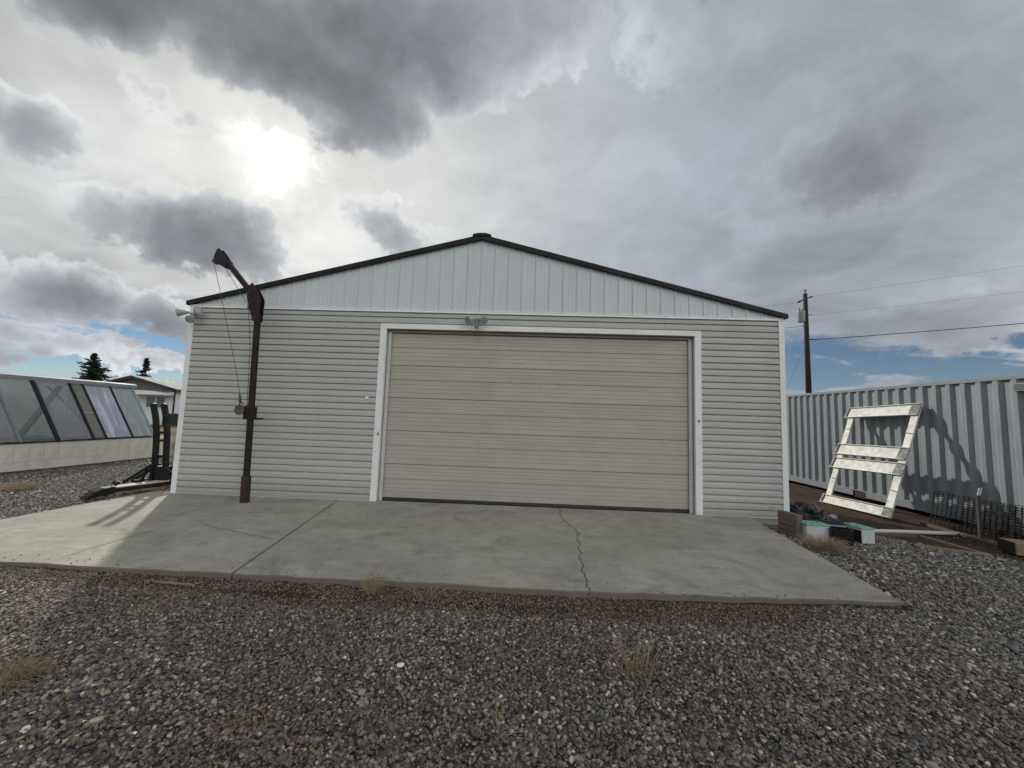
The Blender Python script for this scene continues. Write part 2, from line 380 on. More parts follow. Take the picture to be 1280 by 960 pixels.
def concrete():
    mt = bpy.data.materials.new('broom finished concrete'); mt.use_nodes = True
    t = mt.node_tree; b = t.nodes['Principled BSDF']; x = NT(t)
    co = x.n('ShaderNodeNewGeometry').outputs['Position']
    big = x.noise(co, 0.9, 7, 0.66, 0.8)
    mid = x.noise(co, 5.5, 8, 0.72, 0.5)
    fine = x.noise(co, 70.0, 4, 0.75)
    mp = x.n('ShaderNodeMapping'); mp.inputs['Scale'].default_value = (0.8, 3.2, 1); mp.inputs['Rotation'].default_value = (0, 0, R(3))
    t.links.new(co, mp.inputs['Vector'])
    brush = x.noise(mp.outputs[0], 3.2, 7, 0.65, 0.2)
    c = x.mix(x.ramp(big, 0.3, 0.7), (0.305, 0.282, 0.238, 1), (0.425, 0.40, 0.342, 1))
    c = x.mix(x.ramp(brush, 0.4, 0.7, 0, 0.30), c, (0.23, 0.22, 0.192, 1))
    c = x.mix(x.ramp(mid, 0.45, 0.75, 0, 0.55), c, (0.20, 0.19, 0.162, 1))
    stain = x.noise(co, 1.1, 7, 0.65, 1.6)
    c = x.mix(x.ramp(stain, 0.52, 0.72, 0, 0.6), c, (0.185, 0.165, 0.138, 1))
    f = x.ramp(fine, 0.25, 0.75, 0.70, 1.3)
    c = x.vmath('MULTIPLY', c, x.rgb(f))
    sp = x.noise(co, 38.0, 2, 0.5)
    c = x.mix(x.ramp(sp, 0.68, 0.76, 0, 0.5), c, (0.14, 0.13, 0.115, 1))
    # grime along the exposed edge face of the slab
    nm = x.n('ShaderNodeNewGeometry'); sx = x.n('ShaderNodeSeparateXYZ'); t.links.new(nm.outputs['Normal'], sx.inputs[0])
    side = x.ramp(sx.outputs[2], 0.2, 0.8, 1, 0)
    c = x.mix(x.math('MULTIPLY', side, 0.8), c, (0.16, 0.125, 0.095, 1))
    t.links.new(c, b.inputs['Base Color'])
    b.inputs['Roughness'].default_value = 0.85
    b.inputs['Specular IOR Level'].default_value = 0.3
    bp = x.n('ShaderNodeBump'); bp.inputs['Strength'].default_value = 0.5; bp.inputs['Distance'].default_value = 0.004
    h = x.math('ADD', x.math('MULTIPLY', fine, 0.6), brush)
    t.links.new(h, bp.inputs['Height']); t.links.new(bp.outputs[0], b.inputs['Normal'])
    return mt


M['concrete'] = concrete()


def ground_mat():
    mt = bpy.data.materials.new('gravel and soil ground'); mt.use_nodes = True
    t = mt.node_tree; b = t.nodes['Principled BSDF']; x = NT(t)
    co = x.n('ShaderNodeNewGeometry').outputs['Position']
    vo = x.n('ShaderNodeTexVoronoi'); vo.inputs['Scale'].default_value = 26
    wv = x.vmath('ADD', co, x.vmath('SCALE', x.noise(co, 12, 2, col=True), 0.05))
    t.links.new(wv, vo.inputs['Vector'])
    sp = x.n('ShaderNodeSeparateColor'); t.links.new(vo.outputs['Color'], sp.inputs[0])
    grav = x.mix(sp.outputs[0], (0.055, 0.05, 0.047, 1), (0.17, 0.155, 0.14, 1))
    grav = x.mix(x.ramp(sp.outputs[1], 0.8, 0.9, 0, 0.7), grav, (0.30, 0.28, 0.25, 1))
    grav = x.vmath('MULTIPLY', grav, x.rgb(x.ramp(vo.outputs['Distance'], 0.2, 0.65, 1.0, 0.35)))
    s1 = x.noise(co, 2.2, 8, 0.65, 0.3); s2 = x.noise(co, 30, 4, 0.7)
    soil = x.mix(x.ramp(s1, 0.3, 0.7), (0.036, 0.023, 0.016, 1), (0.075, 0.049, 0.034, 1))
    soil = x.vmath('MULTIPLY', soil, x.rgb(x.ramp(s2, 0.25, 0.75, 0.6, 1.35)))
    far = x.mix(x.ramp(s1, 0.35, 0.65), (0.16, 0.125, 0.08, 1), (0.11, 0.10, 0.06, 1))
    at = x.n('ShaderNodeAttribute'); at.attribute_name = 'soil'
    ax = x.n('ShaderNodeSeparateColor'); t.links.new(at.outputs['Color'], ax.inputs[0])
    edge = x.math('ADD', ax.outputs[0], x.math('MULTIPLY', x.math('SUBTRACT', x.noise(co, 5, 6, 0.7), 0.5), 0.7))
    c = x.mix(x.ramp(edge, 0.4, 0.62), grav, soil)
    c = x.mix(ax.outputs[1], c, far)
    t.links.new(c, b.inputs['Base Color'])
    b.inputs['Roughness'].default_value = 0.95
    b.inputs['Specular IOR Level'].default_value = 0.2
    bp = x.n('ShaderNodeBump'); bp.inputs['Strength'].default_value = 0.9; bp.inputs['Distance'].default_value = 0.02
    h = x.math('ADD', x.math('MULTIPLY', vo.outputs['Distance'], -0.7), x.math('MULTIPLY', s2, 0.6))
    t.links.new(h, bp.inputs['Height']); t.links.new(bp.outputs[0], b.inputs['Normal'])
    return mt


M['ground'] = ground_mat()


def stone_mat():
    mt = bpy.data.materials.new('gravel stone'); mt.use_nodes = True
    t = mt.node_tree; b = t.nodes['Principled BSDF']; x = NT(t)
    at = x.n('ShaderNodeAttribute', attribute_type='INSTANCER'); at.attribute_name = 'tint'
    co = x.n('ShaderNodeTexCoord').outputs['Object']
    nz = x.noise(co, 3.0, 5, 0.65)
    c = x.vmath('MULTIPLY', at.outputs['Vector'], x.rgb(x.ramp(nz, 0.3, 0.7, 0.72, 1.3)))
    t.links.new(c, b.inputs['Base Color'])
    b.inputs['Roughness'].default_value = 0.72
    b.inputs['Specular IOR Level'].default_value = 0.4
    return mt


M['stone'] = stone_mat()


def container_mat():
    mt = bpy.data.materials.new('container blue grey paint'); mt.use_nodes = True
    t = mt.node_tree; b = t.nodes['Principled BSDF']; x = NT(t)
    co = x.n('ShaderNodeNewGeometry').outputs['Position']
    mp = x.n('ShaderNodeMapping'); mp.inputs['Scale'].default_value = (2, 6, 0.7)
    t.links.new(co, mp.inputs['Vector'])
    st = x.noise(mp.outputs[0], 2.2, 7, 0.65)
    c = x.mix(x.ramp(st, 0.3, 0.7), (0.275, 0.30, 0.32, 1), (0.21, 0.232, 0.25, 1))
    sx = x.n('ShaderNodeSeparateXYZ'); t.links.new(co, sx.inputs[0])
    rs = x.noise(co, 5.0, 8, 0.7)
    lowz = x.ramp(sx.outputs[2], 0.0, 0.8, 1.0, 0.35)
    c = x.mix(x.math('MULTIPLY', x.ramp(rs, 0.62, 0.74, 0, 0.5), lowz), c, (0.16, 0.11, 0.085, 1))
    t.links.new(c, b.inputs['Base Color'])
    b.inputs['Roughness'].default_value = 0.48
    return mt


M['cont'] = container_mat()


# ------------------------------------------------------------------ mesh helpers
class MB:
    """Collects shapes in world coordinates; build() links them as one mesh object."""
    def __init__(s):
        s.v = []; s.f = []; s.sm = []

    def add(s, vs, fs, smooth=False):
        o = len(s.v)
        s.v += [tuple(p) for p in vs]
        s.f += [tuple(i + o for i in f) for f in fs]
        s.sm += [smooth] * len(fs)
        return s

    def box(s, a, b, bev=0.0):
        x0, y0, z0 = (min(a[i], b[i]) for i in range(3)); x1, y1, z1 = (max(a[i], b[i]) for i in range(3))
        c = Vector(((x0 + x1) / 2, (y0 + y1) / 2, (z0 + z1) / 2))
        return s.obox(c, Vector(((x1 - x0) / 2, 0, 0)), Vector((0, (y1 - y0) / 2, 0)), Vector((0, 0, (z1 - z0) / 2)), bev)

    def obox(s, c, ax, ay, az, bev=0.0):
        c, ax, ay, az = Vector(c), Vector(ax), Vector(ay), Vector(az)
        if bev <= 0:
            vs = [c + ax * i + ay * j + az * k for k in (-1, 1) for j in (-1, 1) for i in (-1, 1)]
            return s.add(vs, [(0, 2, 3, 1), (4, 5, 7, 6), (0, 1, 5, 4), (2, 6, 7, 3), (0, 4, 6, 2), (1, 3, 7, 5)])
        bm = bmesh.new()
        L = [max(a.length, 1e-5) for a in (ax, ay, az)]
        bmesh.ops.create_cube(bm, size=2.0)
        for v in bm.verts:
            v.co = Vector((v.co.x * L[0], v.co.y * L[1], v.co.z * L[2]))
        bmesh.ops.bevel(bm, geom=bm.edges[:], offset=min(bev, min(L) * 0.8), segments=1, affect='EDGES')
        u = [ax / L[0], ay / L[1], az / L[2]]
        bm.verts.index_update()
        vs = [c + u[0] * v.co.x + u[1] * v.co.y + u[2] * v.co.z for v in bm.verts]
        fs = [tuple(v.index for v in f.verts) for f in bm.faces]
        bm.free()
        return s.add(vs, fs)

    def prism(s, poly, ext, smooth=False):
        n = len(poly); e = Vector(ext)
        vs = [Vector(p) for p in poly] + [Vector(p) + e for p in poly]
        fs = [tuple(range(n - 1, -1, -1)), tuple(range(n, 2 * n))] + [(i, (i + 1) % n, n + (i + 1) % n, n + i) for i in range(n)]
        return s.add(vs, fs)

    def tube(s, path, r, n=8, caps=True, smooth=True):
        path = [Vector(p) for p in path]
        rs = r if isinstance(r, (list, tuple)) else [r] * len(path)
        vs = []; fs = []
        prev = None
        for i, p in enumerate(path):
            t = (path[min(i + 1, len(path) - 1)] - path[max(i - 1, 0)]).normalized()
            if prev is None:
                a = t.orthogonal().normalized()
            else:
                a = (prev - t * prev.dot(t)).normalized()
            prev = a
            bb = t.cross(a)
            for k in range(n):
                th = 2 * math.pi * k / n
                vs.append(p + (a * math.cos(th) + bb * math.sin(th)) * rs[i])
        for i in range(len(path) - 1):
            for k in range(n):
                fs.append((i * n + k, i * n + (k + 1) % n, (i + 1) * n + (k + 1) % n, (i + 1) * n + k))
        s.add(vs, fs, smooth)
        if caps:
            o = len(s.v) - len(vs)
            s.f.append(tuple(o + k for k in range(n - 1, -1, -1))); s.sm.append(False)
            o2 = o + (len(path) - 1) * n
            s.f.append(tuple(o2 + k for k in range(n))); s.sm.append(False)
        return s

    def bar(s, p, q, w, h, up=(0, 0, 1), bev=0.0):
        """a straight rectangular bar from p to q: w across, h along up"""
        p, q, up = Vector(p), Vector(q), Vector(up)
        d = (q - p); a = d.normalized()
        side = a.cross(up).normalized(); u2 = side.cross(a).normalized()
        return s.obox((p + q) / 2, d / 2, side * w / 2, u2 * h / 2, bev)

    def mesh(s, name, origin=(0, 0, 0)):
        me = bpy.data.meshes.new(name)
        o = Vector(origin)
        me.from_pydata([tuple(Vector(p) - o) for p in s.v], [], s.f)
        me.polygons.foreach_set('use_smooth', s.sm)
        me.validate(); me.update()
        bm = bmesh.new(); bm.from_mesh(me); bmesh.ops.recalc_face_normals(bm, faces=bm.faces[:]); bm.to_mesh(me); bm.free()
        return me

    def build(s, name, material, parent=None, loc=None):
        base = world_loc(parent)
        org = Vector(loc) if loc is not None else base
        me = s.mesh(name, org)
        me.materials.append(material)
        ob = bpy.data.objects.new(name, me)
        COL.objects.link(ob)
        ob.parent = parent
        ob.location = org - base
        return ob


def world_loc(o):
    v = Vector((0, 0, 0))
    while o is not None:
        v += o.location
        o = o.parent
    return v


def tag(o, label=None, cat=None, group=None, kind=None):
    if label: o['label'] = label
    if cat: o['category'] = cat
    if group: o['group'] = group
    if kind: o['kind'] = kind
    return o


def thing(name, loc, label=None, cat=None, group=None, kind=None):
    o = bpy.data.objects.new(name, None)
    o.empty_display_size = 0.2
    COL.objects.link(o)
    o.location = loc
    return tag(o, label, cat, group, kind)


def share(mesh, name, parent, loc):
    """another piece that uses the same mesh data; loc in world coordinates"""
    ob = bpy.data.objects.new(name, mesh)
    COL.objects.link(ob)
    ob.parent = parent
    ob.location = Vector(loc) - world_loc(parent)
    return ob


# ------------------------------------------------------------------ ground
HX = [-600, -30, -6, -2, 0, 2, 3, 8, 9.6, 10.6, 12.4, 13, 15.5, 30, 600]
HZ = [-0.3, -0.05, -.035, -.035, -.03, -.038, -.048, -.055, -.03, -.05, -.13, -.14, -.14, -.15, -0.3]


def gh(x, y):
    return float(np.interp(x, HX, HZ)) + 0.012 * math.sin(x * 1.7 + y * 0.6) * math.cos(y * 1.3 - x * .4) * (0 if -1 < x < 10.3 and y > -3.4 else 1) - 0.13 * math.exp(-((x - 10.6) / 0.35) ** 2 - ((y - 0.05) / 0.30) ** 2)


def soil_amount(x, y):
    s = 0.0
    # strip of fine soil washed along the front of the pad
    if y < -3.1:
        c = max(0, 1 - abs(y + 3.2) / 0.62) * (1.15 if 4.0 < x < 8.6 else 0.75)
        c *= max(0.0, min(1, (x - 0.5) / 1.5)) * max(0.0, min(1, (9.7 - x) / 1.0))
        s = max(s, c)
    # bare soil in front of the container
    if x > 10.9:
        line = -0.35 - (x - 11.5) * 0.86
        s = max(s, min(1, max(0, (y - line) / 0.35)) if y > line else 0)
    if x > 10.2 and y > 0.0:
        s = max(s, 1.0)
    # damp soil along the greenhouse wall
    if -5.3 < x < -3.6:
        s = max(s, max(0, 1 - (x + 5.2) / 0.9))
    if y > 7.0 or x < -14 or x > 18: s = 1.0
    return s


xs = np.concatenate([[-700, -300, -120, -60, -40, -28, -20, -14, -10], np.arange(-8, 17.01, 0.14), [18, 20, 24, 30, 42, 60, 100, 300, 700]])
ys = np.concatenate([[-700, -300, -100, -40, -22, -14, -10], np.arange(-8, 8.01, 0.14), [9, 11, 14, 18, 24, 32, 45, 70, 120, 300, 700]])
nx, ny = len(xs), len(ys)
vv = []; sc = []
for y in ys:
    for x in xs:
        vv.append((x, y, gh(x, y)))
        fr = 1.0 if (y > 9 or abs(x - 4) > 14 or y < -12) else 0.0
        sc += [soil_amount(x, y), fr, 0, 1]
ff = [(j * nx + i, j * nx + i + 1, (j + 1) * nx + i + 1, (j + 1) * nx + i) for j in range(ny - 1) for i in range(nx - 1)]
me = bpy.data.meshes.new('ground'); me.from_pydata(vv, [], ff)
at = me.color_attributes.new('soil', 'FLOAT_COLOR', 'POINT'); at.data.foreach_set('color', sc)
me.polygons.foreach_set('use_smooth', [True] * len(ff))
me.materials.append(M['ground'])
ground = bpy.data.objects.new('ground', me); COL.objects.link(ground)
tag(ground, kind='structure')

# ------------------------------------------------------------------ concrete pad (three slabs, joint, crack)
pad = thing('concrete_pad', (4.9, -1.6, 0), 'weathered grey concrete apron in front of the garage door with cracks and a joint', None, kind='structure')


def slab(poly, name='slab'):
    mb = MB()
    n = len(poly)
    # slightly rounded arris: inset top ring
    cen = Vector((sum(p[0] for p in poly) / n, sum(p[1] for p in poly) / n, 0))
    bm = bmesh.new()
    vs = [bm.verts.new((p[0], p[1], -0.16)) for p in poly]
    f = bm.faces.new(vs)
    if f.normal.z == 0: f.normal_update()
    r = bmesh.ops.extrude_face_region(bm, geom=[f])
    for v in r['geom']:
        if isinstance(v, bmesh.types.BMVert): v.co.z = 0.0
    bmesh.ops.recalc_face_normals(bm, faces=bm.faces[:])
    top = [e for e in bm.edges if all(abs(v.co.z) < 1e-6 for v in e.verts)]
    bmesh.ops.bevel(bm, geom=top, offset=0.006, segments=2, affect='EDGES')
    me = bpy.data.meshes.new(name); 
    for v in bm.verts: v.co -= Vector((4.9, -1.6, 0))
    bm.to_mesh(me); bm.free()
    me.materials.append(M['concrete'])
    ob = bpy.data.objects.new(name, me); COL.objects.link(ob); ob.parent = pad
    return ob


def edge_pts(a, b, n, amp):
    return [(a[0] + (b[0] - a[0]) * i / n + random.uniform(-amp, amp), a[1] + (b[1] - a[1]) * i / n + random.uniform(-amp, amp)) for i in range(1, n)]


front_l = (-0.55, -3.16)
jt, jb = (3.04, 0.15), (3.61, -3.185)
crk = [(6.98, 0.15), (6.98, -0.05), (6.95, -0.35), (6.965, -0.63), (7.0, -.82), (7.03, -1.03), (7.08, -1.25), (7.10, -1.45), (7.06, -1.62), (7.065, -1.86), (7.015, -2.0), (7.035, -2.2), (6.985, -2.36), (7.0, -2.53), (6.955, -2.75), (6.975, -2.9), (6.955, -2.98), (6.95, -3.19)]
crk2 = []
for i, p in enumerate(crk):
    crk2.append((p[0], p[1]))
    if i < len(crk) - 1:
        q = crk[i + 1]; crk2 += [(p[0] + (q[0] - p[0]) * k + random.uniform(-.022, .022), p[1] + (q[1] - p[1]) * k) for k in (.25, .5, .75)]
g_ = 0.006
slab([(-0.42, 0.15), (-0.5, -1.9)] + [front_l] + edge_pts(front_l, (jb[0] - g_, jb[1]), 22, .013) + [(jb[0] - g_, jb[1]), (jt[0] - g_, jt[1])])
slab([(jt[0] + g_, jt[1]), (jb[0] + g_, jb[1])] + edge_pts((jb[0] + g_, jb[1]), (6.94, -3.19), 20, .013) + [(x - 0.003, y) for x, y in reversed(crk2)])
slab([(x + 0.003, y) for x, y in crk2] + edge_pts((6.96, -3.19), (9.8, -3.10), 18, .013) + [(9.8, -3.09), (10.22, 0.15)])


def crack(pts, wdt=0.007):
    P = []
    for i in range(len(pts) - 1):
        a, b = Vector((*pts[i], 0)), Vector((*pts[i + 1], 0))
        for k in range(4):
            P.append(a.lerp(b, k / 4) + Vector((random.uniform(-.012, .012), random.uniform(-.012, .012), 0)))
    P.append(Vector((*pts[-1], 0)))
    mb = MB()
    up = []; lo = []
    for i, p in enumerate(P):
        t = (P[min(i + 1, len(P) - 1)] - P[max(0, i - 1)]).normalized(); n = Vector((-t.y, t.x, 0))
        wv = wdt * (0.35 + 0.65 * random.random()) * min(1, (i + 0.4) / 3, (len(P) - i) / 3)
        up.append(p + n * wv / 2); lo.append(p - n * wv / 2)
    n = len(P)
    # open groove: a shallow dark bed a hair proud of the slab face
    vs = [v + Vector((0, 0, 0.0015)) for v in up + lo]
    mb.add(vs, [(i, i + 1, n + i + 1, n + i) for i in range(n - 1)])
    return mb.build('crack', M['crack'], pad)


crack([(1.76, -3.16), (1.69, -2.8), (1.72, -2.32), (1.74, -1.95)], 0.013)
crack([(1.79, -1.53), (2.24, -1.82), (2.59, -1.94), (3.0, -2.08), (3.36, -2.19)], 0.012)
crack([(1.62, -1.25), (1.66, -0.9), (1.69, -0.60)], 0.005)
crack([(1.74, -0.40), (1.8, -0.2), (1.9, -0.06)], 0.005)

# ------------------------------------------------------------------ garage
W = 10.85; RX = 5.43; DEPTH = 3.5  # unseen depth kept short so sun reaches the leaning frame
garage = thing('garage', (RX, 0, 0), 'wide grey sided garage with white gable and closed beige overhead door', 'garage')
# core walls behind the cladding (front wall left open at the door)
mb = MB()
mb.box((0.03, 0.02, -0.12), (3.70, 0.16, 3.44)); mb.box((9.335, 0.02, -0.12), (W - .03, 0.16, 3.44)); mb.box((3.70, 0.02, 3.115), (9.335, 0.16, 3.44))
mb.box((0.03, 0.16, -0.12), (0.18, DEPTH, 3.44)); mb.box((W - .18, 0.16, -0.12), (W - .03, DEPTH, 3.44)); mb.box((0.18, DEPTH - .15, -0.12), (W - .18, DEPTH, 3.44))
mb.prism([(0.03, 0.02, 3.44), (W - .03, 0.02, 3.44), (RX, 0.02, 4.77)], (0, 0.1, 0))
mb.prism([(0.03, DEPTH - .12, 3.44), (W - .03, DEPTH - .12, 3.44), (RX, DEPTH - .12, 4.77)], (0, 0.1, 0))
mb.build('wall', M['siding'], garage)
MB().box((0.05, 0.035, -0.3), (W - .05, 0.15, -0.005)).build('foundation', M['found'], garage)

CH = 0.1143


def plank_mesh(L, h=CH):
    mb = MB()
    prof = [(0.018, 0.0), (-0.022, 0.0), (-0.0235, 0.005), (-0.0215, h * 0.45), (-0.0085, h - 0.017), (0.008, h - 0.013), (0.008, h), (0.018, h)]
    mb.prism([(0, y, z) for y, z in prof], (L, 0, 0))
    me = mb.mesh('siding_plank'); me.materials.append(M['siding']); return me


pm_l = plank_mesh(3.63 - 0.095); pm_r = plank_mesh(10.755 - 9.407)
NC = 30
for k in range(NC):
    z = 0.012 + k * CH
    if z + CH < 3.20:
        for pm_, xx_ in ((pm_l, 0.095), (pm_r, 9.407)):
            pk = share(pm_, 'siding_plank', garage, (xx_, random.uniform(-.0012, .0012), z + random.uniform(-.0012, .0012)))
            pk.rotation_euler = (random.uniform(-.004, .004), random.uniform(-.0007, .0007), random.uniform(-.0005, .0005))
    else:
        hh = min(CH, 3.413 - z)
        if hh < 0.02: continue
        xsplit = [0.095, 4.62, 8.77, 10.755] if k % 2 == 0 else [0.095, 3.0, 8.77, 10.755]
        for a, b in zip(xsplit[:-1], xsplit[1:]):
            share(plank_mesh(b - a - 0.003, hh), 'siding_plank', garage, (a + 0.0015, 0, z))
# starter strip
MB().box((0.09, -0.012, -0.012), (3.63, 0.018, 0.0115)).build('starter_strip', M['trim'], garage)
MB().box((9.407, -0.012, -0.012), (10.755, 0.018, 0.0115)).build('starter_strip', M['trim'], garage)
# corner trims
MB().box((-0.005, -0.03, -0.01), (0.093, 0.0, 3.42), 0.004).box((-0.02, 0.001, -0.01), (0.029, 0.10, 3.42), 0.004).build('corner_trim', M['trim'], garage)
MB().box((W - .093, -0.03, -0.01), (W + .005, 0.0, 3.42), 0.004).box((W - .029, 0.001, -0.01), (W + .02, 0.10, 3.42), 0.004).build('corner_trim', M['trim'], garage)
# flashing between the siding and the gable
mb = MB()
mb.prism([(0.0, 0.018, 3.415), (0.0, -0.036, 3.415), (0.0, -0.036, 3.426), (0.0, -0.024, 3.430), (0.0, -0.022, 3.452), (0.0, -0.030, 3.456), (0.0, -0.030, 3.466), (0.0, 0.018, 3.470)], (W, 0, 0))
mb.build('gable_flashing', M['trim'], garage)


def roof_z(x):
    return 3.475 + (4.83 - 3.475) * (1 - abs(x - RX) / (RX + 0.04))


# ribbed sheet metal gable, one panel per rib
PW = 0.2515
n0 = int(math.floor((0.0 - RX) / PW))
for k in range(n0, -n0):
    x0 = RX + k * PW; x1 = x0 + PW
    x0c, x1c = max(x0, 0.02), min(x1, W - .02)
    if x1c - x0c < 0.05: continue
    prof = []
    for dx, y in ((0.0, 0.0), (0.007, -0.016), (0.027, -0.016), (0.034, 0.0), (0.108, 0.0), (0.113, -0.0035), (0.121, -0.0035), (0.126, 0.0), (0.172, 0.0), (0.177, -0.0035), (0.185, -0.0035), (0.190, 0.0), (PW - 0.001, 0.0)):
        xx = x0 + dx
        if xx < x0c or xx > x1c: continue
        prof.append((xx, y))
    if len(prof) < 2: continue
    mb = MB(); vs = []
    for xx, y in prof:
        zt = roof_z(xx)
        vs += [(xx, y - 0.002, 3.4705), (xx, y - 0.002, max(zt, 3.475))]
    nb = len(prof)
    bk = [(prof[0][0], 0.018, 3.4705), (prof[0][0], 0.018, max(roof_z(prof[0][0]), 3.475)), (prof[-1][0], 0.018, 3.4705), (prof[-1][0], 0.018, max(roof_z(prof[-1][0]), 3.475))]
    fs = [(2 * i, 2 * i + 2, 2 * i + 3, 2 * i + 1) for i in range(nb - 1)]
    o = 2 * nb
    fs += [(0, 1, o + 1, o), (2 * nb - 2, o + 2, o + 3, 2 * nb - 1), (o, o + 1, o + 3, o + 2)]
    mb.add(vs + bk, fs)
    mb.build('gable_panel', M['gable'], garage)

# roof
for sgn in (-1, 1):
    ex = -0.045 if sgn < 0 else W + 0.045
    mb = MB()
    mb.prism([(RX, -0.05, 4.822), (ex, -0.05, 3.452), (ex, -0.05, 3.512), (RX, -0.05, 4.884)], (0, DEPTH + 0.1, 0))
    rf = mb.build('roof', M['roof'], garage)
    mb = MB()      # rake flashing
    mb.prism([(RX + sgn * .002, -0.075, 4.808), (ex + sgn * 0.006, -0.075, 3.450), (ex + sgn * 0.006, -0.075, 3.525), (RX + sgn * .002, -0.075, 4.898)], (0, 0.06, 0))
    mb.build('rake_flashing', M['roof'], rf)
mb = MB()
mb.prism([(RX - 0.17, -0.095, 4.868), (RX + 0.17, -0.095, 4.868), (RX + 0.17, -0.095, 4.892), (RX + .07, -0.095, 4.918), (RX - .07, -0.095, 4.918), (RX - 0.17, -0.095, 4.892)], (0, DEPTH + 0.19, 0))
mb.build('ridge_cap', M['roof'], garage)

# door casing
X0, X1, HD = 3.632, 9.406, 3.195
cw = 0.112
MB().prism([(X0, -0.032, 0.004), (X0 + cw, -0.032, 0.004), (X0 + cw, -0.032, HD - 0.092), (X0, -0.032, HD)], (0, 0.05, 0)).build('door_casing', M['trim'], garage)
MB().prism([(X1, -0.032, 0.004), (X1 - cw, -0.032, 0.004), (X1 - cw, -0.032, HD - 0.092), (X1, -0.032, HD)], (0, 0.05, 0)).build('door_casing', M['trim'], garage)
MB().prism([(X0 + .003, -0.0335, HD + .001), (X0 + cw + .001, -0.0335, HD - 0.091), (X1 - cw - .001, -0.0335, HD - 0.091), (X1 - .003, -0.0335, HD + .001)], (0, 0.05, 0)).build('door_casing', M['trim'], garage)
# jambs and stops
xl, xr = X0 + cw, X1 - cw
MB().box((xl - 0.04, 0.019, 0.002), (xl, 0.20, HD - 0.093)).build('door_jamb', M['jamb'], garage)
MB().box((xr, 0.019, 0.002), (xr + 0.04, 0.20, HD - 0.093)).build('door_jamb', M['jamb'], garage)
MB().box((xl, 0.019, HD - 0.092), (xr, 0.20, HD - 0.08)).build('door_head', M['headshade'], garage)  # shadow under the head put into its brown colour
MB().box((xl + 0.012, 0.055, 0.003), (xl + 0.075, 0.078, 3.05), 0.003).build('door_stop', M['jamb'], garage)
MB().box((xr - 0.075, 0.055, 0.003), (xr - 0.012, 0.078, 3.05), 0.003).build('door_stop', M['jamb'], garage)
MB().box((xl + 0.012, 0.055, 3.0505), (xr - 0.012, 0.078, HD - 0.096), 0.003).build('door_stop', M['headshade'], garage)
# overhead door: five ribbed sections
mb = MB().box((xl + 0.004, 0.125, 0.05), (xr - 0.004, 0.15, HD - 0.1))
gdoor = mb.build('garage_door', M['door'], garage)
SH = 0.597


def section_mesh(L):
    prof = []     # (y, z) front face going up, y smaller = proud
    def flat(z, y): prof.append((y, z))
    flat(0.0, 0.011); flat(0.003, 0.010); flat(0.007, -0.001)

    def ribs(za, zb, n):
        for i in range(n):
            z = za + (zb - za) * (i + 1) / (n + 1)
            flat(z - 0.010, 0.0); flat(z - 0.004, 0.0045); flat(z + 0.004, 0.0045); flat(z + 0.009, -0.001)
    ribs(0.02, 0.31, 3)
    flat(0.320, -0.001); flat(0.324, 0.013); flat(0.333, 0.013); flat(0.339, -0.001)
    ribs(0.355, 0.58, 3)
    flat(SH - 0.008, -0.001); flat(SH - 0.004, 0.011)
    poly = [(0, y, z) for y, z in prof] + [(0, 0.024, SH - 0.003), (0, 0.024, 0.0)]
    mb = MB(); mb.prism(poly, (L, 0, 0))
    me = mb.mesh('door_section'); me.materials.append(M['door']); return me


sm = section_mesh(xr - xl - 0.008)
for k in range(5):
    share(sm, 'door_section', gdoor, (xl + 0.004, 0.100, 0.055 + k * SH))
mb = MB()
pts = []
N = 60
for i in range(N + 1):
    x = xl + 0.006 + (xr - xl - 0.012) * i / N
    zz = 0.012 * mnoise.noise(Vector((x * 2.2, 0, 0))) * (1.6 if x > 6.5 else 0.6)
    yy = 0.086 + 0.012 * mnoise.noise(Vector((x * 3.1, 4, 0)))
    pts.append((x, yy, 0.030 + zz * .6, 0.062 + abs(zz) * .3))
vs = []
for x, y, zc, zt in pts:
    vs += [(x, y + 0.008, zt), (x, y - 0.004, zc + 0.008), (x, y - 0.022, 0.016), (x, y - 0.018, 0.004), (x, y + 0.03, 0.004), (x, y + .03, zt)]
fs = []
for i in range(N):
    for k in range(6):
        a, b = i * 6 + k, i * 6 + (k + 1) % 6
        fs.append((a, b, b + 6, a + 6))
mb.add(vs, fs)
mb.build('bottom_seal', M['rubber'], gdoor)
# small hardware on the casing
MB().tube([(9.352, -0.046, 1.60), (9.352, -0.030, 1.60)], 0.016, 10).build('latch_hole_plug', M['black'], garage)
MB().box((3.70, -0.045, 1.16), (3.72, -0.031, 1.21), .003).build('latch_plate', M['black'], garage)
MB().box((3.43, -0.030, 1.80), (3.49, -0.0165, 1.845), .004).build('wire_clip', M['trim'], garage)


# ------------------------------------------------------------------ security lights
def lamp_head(mb_h, mb_l, base, d, r=0.072, L=0.165):
    base, d = Vector(base), Vector(d).normalized()
    mb_h.tube([base, base + d * 0.03, base + d * L * 0.55, base + d * L * 0.9, base + d * L], [r * .35, r * .5, r * .72, r, r * 1.02], 14, caps=True)
    e = base + d * L
    mb_l.tube([e + d * 0.001, e + d * 0.006], [r * .88, r * .7], 14)


